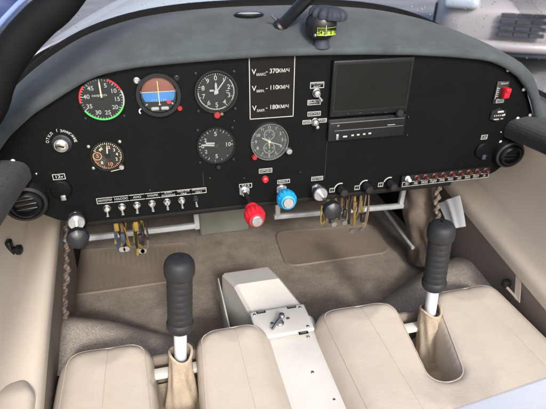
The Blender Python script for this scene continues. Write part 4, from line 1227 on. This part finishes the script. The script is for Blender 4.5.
for k, s_ in enumerate(['24', '21', 'S', '15']):
    th = RAD(lerp(248, 308, k/3)); r_ = .0315
    vs_, fs_ = text_mesh(s_, 'CENTER', .02); rot = Matrix.Rotation(th+PI/2, 3, 'Z')
    mb.add([rot @ Vector((q[0]*.0085, 0, q[1]*.0085)) + Vector((-.002+r_*math.cos(th), r_*math.sin(th), .0315)) for q in vs_], fs_)
part('markings', mb, M['panel_edge'], t, smooth=False)
th = RAD(268); part('lubber_line', MB().box((-.002+.0322*math.cos(th), .0322*math.sin(th), .035), (.0012, .0010, .019)), M['white'], t, smooth=False)
part('screw', MB().lathe([(.003,0),(.003,.002),(.001,.003)], (-.020, -.021, .026), (-.6,-.7,0), 12), M['steel'], t)

b = on_shield(281, 26)
top = at(308, -2, y=b.y-.05); top2 = b + (top-b)*4.0
t = thing('brace_strut', 'slanting black tube rising from the glareshield beside the compass', 'strut', b)
part('tube', MB().tube([b, b.lerp(top2, .5), top2], .0118, 20), M['knobblue'], t, world=True)
part('foot', MB().lathe([(.016,-.003),(.0155,.004),(.012,.008)], b, (top-b), 20), M['black'], t, world=True)
part('lock_pin', MB().tube([b+Vector((-.012,-.006,.012)), b+Vector((-.024,-.010,.022))], .0022, 8), M['steel'], t, world=True)

# ------------------------------------------------------------------ windshield and canopy bow
BY = -.10
_bl = [at(u, v, y=BY) for u, v in [(-14,113),(-2,79),(17,46),(40,20.5),(62,0)]]
half = [(-.66,.10),(-.622,.17)] + [(p.x, p.z) for p in _bl] + [(-.30,.512),(-.20,.565),(-.08,.602),(.07,.618)]
pts = half + [(.14-x, z) for x, z in half[-2::-1]]
def bow(t_): return cr(pts, t_)
bp = [Vector((bow(k/80)[0], BY, bow(k/80)[1])) for k in range(81)]
cb = thing('canopy', 'thick black canopy frame across the top left corner, added milky reflection sheet at lower right', 'canopy', (0, BY, .1))
part('frame_tube', MB().tube(bp, .0255, 20), M['frame'], cb, world=True)
part('glint_strip', MB().tube([Vector((.07+(p.x-.07)*1.065, BY+.03, .10+(p.z-.10)*1.065)) for p in bp], .0042, 10), M['blueglint'], cb, world=True)  # thin blue tube added to imitate a highlight streak along the frame
ws = thing('windshield', 'clear curved windshield with raindrops behind the glareshield', 'windshield', (0, .1, .3))
def wsf(a_, b_):
    O = outer(a_*2-1) + Vector((0, .004, -.002)); x, z = bow(lerp(.03, .97, a_)); B_ = Vector((x, BY+.02, z+.028))
    p = O.lerp(B_, b_); k = math.sin(PI*b_)
    return p + Vector((.05*k*(a_*2-1), .075*k, .05*k))
part('pane', MB().grid(wsf, 60, 20), M['pane'], ws, world=True, ang=80)
part('seal', MB().tube([outer(-1+2*k/90)+Vector((0, .002, .002)) for k in range(91)], .0120, 10), M['panel_edge'], ws, world=True)
mb = MB(); rnd = random.Random(3)
for k in range(700):
    a_ = rnd.random(); b_ = rnd.random()**1.2*.8+.01
    p = Vector(wsf(a_, b_)); e = .002
    du = (Vector(wsf(min(1, a_+e), b_))-p).normalized(); dv_ = (Vector(wsf(a_, min(1, b_+e)))-p).normalized(); nn = du.cross(dv_).normalized()
    if nn.z < 0: nn = -nn
    r_ = rnd.uniform(.0008, .0026)
    prof = [(r_, 0), (r_*.85, r_*.35), (r_*.5, r_*.6), (r_*.1, r_*.7)]
    mb.lathe(prof, p+nn*.0003, nn, 8)
o = part('raindrops', mb, M['drop'], ws, world=True); tag(o, kind='stuff')

# white nose cowling beyond the windshield
def cowf(a_, b_):
    th = lerp(-PI/2, PI/2, a_); y = lerp(.10, 1.75, b_)
    wd = lerp(.66, .50, b_**1.5); cz = -.12
    x = wd*math.copysign(abs(math.sin(th))**.8, th)
    ztop = lerp(.352, .305, b_**1.3)
    z = cz + (ztop-cz)*max(0, math.cos(th))**.42
    return (x, max(y, .02), z)
cow = thing('nose_cowling', 'white engine cowling wet with rain beyond the windshield', 'cowling', (0, .9, -.2))
part('top_shell', MB().grid(lambda a_, b_: cowf(a_, lerp(.11, 1, b_)), 60, 40, thick=.004), M['cow'], cow, world=True, ang=70)

# added milky sheet imitating a reflection on canopy glass at the lower right
def cpf(a_, b_):
    u_ = lerp(440, 620, a_); v_ = 414-(u_-440)*.345
    d = (F*FPX+R*(u_-273)+U*(204.5-v_)).normalized()
    p = CAM + d*lerp(.46, .52, a_)
    return p + Vector((.05, -.10, -.035))*b_ + Vector((0, 0, -.012))*math.sin(PI*b_)
part('reflection_sheet', MB().grid(cpf, 20, 10, thick=.004), M['bluereflection'], cb, world=True, ang=60)

# ------------------------------------------------------------------ parked cars outside
def car(name, lab, loc, head, paint):
    t = thing(name, lab, 'car', loc, 'cars parked outside')
    t.rotation_euler = (0, 0, head)
    # front faces -Y locally; y from 0 (bumper) to 4.2; section half-widths
    st = [(0.00, .62, .30, .62), (.05, .74, .24, .70), (.18, .83, .20, .76), (.55, .87, .18, .86), (1.15, .89, .18, .96), (1.9, .89, .18, .98), (3.4, .88, .20, .98), (3.95, .84, .24, .95), (4.15, .74, .32, .85)]
    vs = []; fs = []; N = 12
    for (y, wd, zb2, zt2) in st:
        P = [(-wd*.86, zb2), (-wd*.97, zb2+.06), (-wd, zb2+.20), (-wd*.985, zt2-.16), (-wd*.90, zt2-.05), (-wd*.70, zt2), (wd*.70, zt2), (wd*.90, zt2-.05), (wd*.985, zt2-.16), (wd, zb2+.20), (wd*.97, zb2+.06), (wd*.86, zb2)]
        vs += [(x, y - .10*(1-abs(x)/wd)*(1 if y < .3 else 0), z) for x, z in P]
    for i in range(len(st)-1):
        for k in range(N): fs.append((i*N+k, i*N+(k+1) % N, (i+1)*N+(k+1) % N, (i+1)*N+k))
    fs.append(tuple(range(N))); fs.append(tuple((len(st)-1)*N+k for k in range(N)))
    o = part('body', MB().add(vs, fs), M[paint], t, ang=40)
    vs = []; fs = []
    for (y, wd, z) in [(1.05, .80, .94), (1.75, .66, 1.42), (3.2, .64, 1.44), (3.9, .76, .95)]: vs += [(-wd, y, z), (wd, y, z)]
    vs2 = [(-.84, 1.05, .9), (.84, 1.05, .9), (-.84, 3.9, .9), (.84, 3.9, .9)]
    part('cabin', MB().add(vs+vs2, [(0,1,3,2), (2,3,5,4), (4,5,7,6), (0,2,4,6), (1,7,5,3)]), M['cardark'], t, smooth=False)
    part('roof', MB().bbox((0, 2.47, 1.44), (1.24, 1.45, .04), .015), M[paint], t)
    for sx in (-1, 1):
        for y in (.85, 3.35):
            wv = part('wheel', MB().lathe([(.20,-.10),(.30,-.10),(.315,-.07),(.315,.07),(.30,.10),(.20,.10)], (sx*.80, y, .315), (1,0,0), 28), M['tyre'], t)
            part('rim', MB().lathe([(.20,0),(.19,.012),(.06,.02),(.02,.03)], (sx*.80+sx*.10, y, .315), (sx,0,0), 20), M['steel'], wv)
        part('headlight', MB().bbox((sx*.62, .03, .715), (.36, .18, .13), .05, 3, Matrix.Rotation(sx*.28, 3, 'Z')), M['lamp'], t)
        part('mirror', MB().bbox((sx*.93, 1.25, 1.0), (.16, .08, .11), .03, 2), M[paint], t)
    # upper grille: rows of dark slots
    gm = MB()
    for r_ in range(4):
        for c_ in range(3): gm.bbox((-.150+c_*.150, -.085, .615-.062*r_), (.141, .05, .038), .004, 1)
    part('grille', gm, M['cardark'], t)
    part('bumper', MB().tube([(-.80, .14, .30), (-.62, .0, .31), (-.3, -.09, .31), (0, -.115, .31), (.3, -.09, .31), (.62, .0, .31), (.80, .14, .30)], .055, 12), M[paint], t)
    part('lower_grille', MB().bbox((0, -.05, .235), (1.0, .08, .06), .02), M['cardark'], t)
    return t
cp = at(521, 27, y=3.5)
dirc = Vector((cp.x-CAM.x, cp.y-CAM.y, 0)).normalized()
car('parked_car', 'grey car front with dark slotted grille beyond the right of the windshield', (cp.x, cp.y, GZ+.0), math.atan2(-dirc.x, dirc.y)+RAD(8), 'carpaint')
car('parked_car', 'dark blue car seen through the left end of the windshield', (-2.6, 6.2, GZ), RAD(20), 'carblue')

print('objects', len(bpy.data.objects))
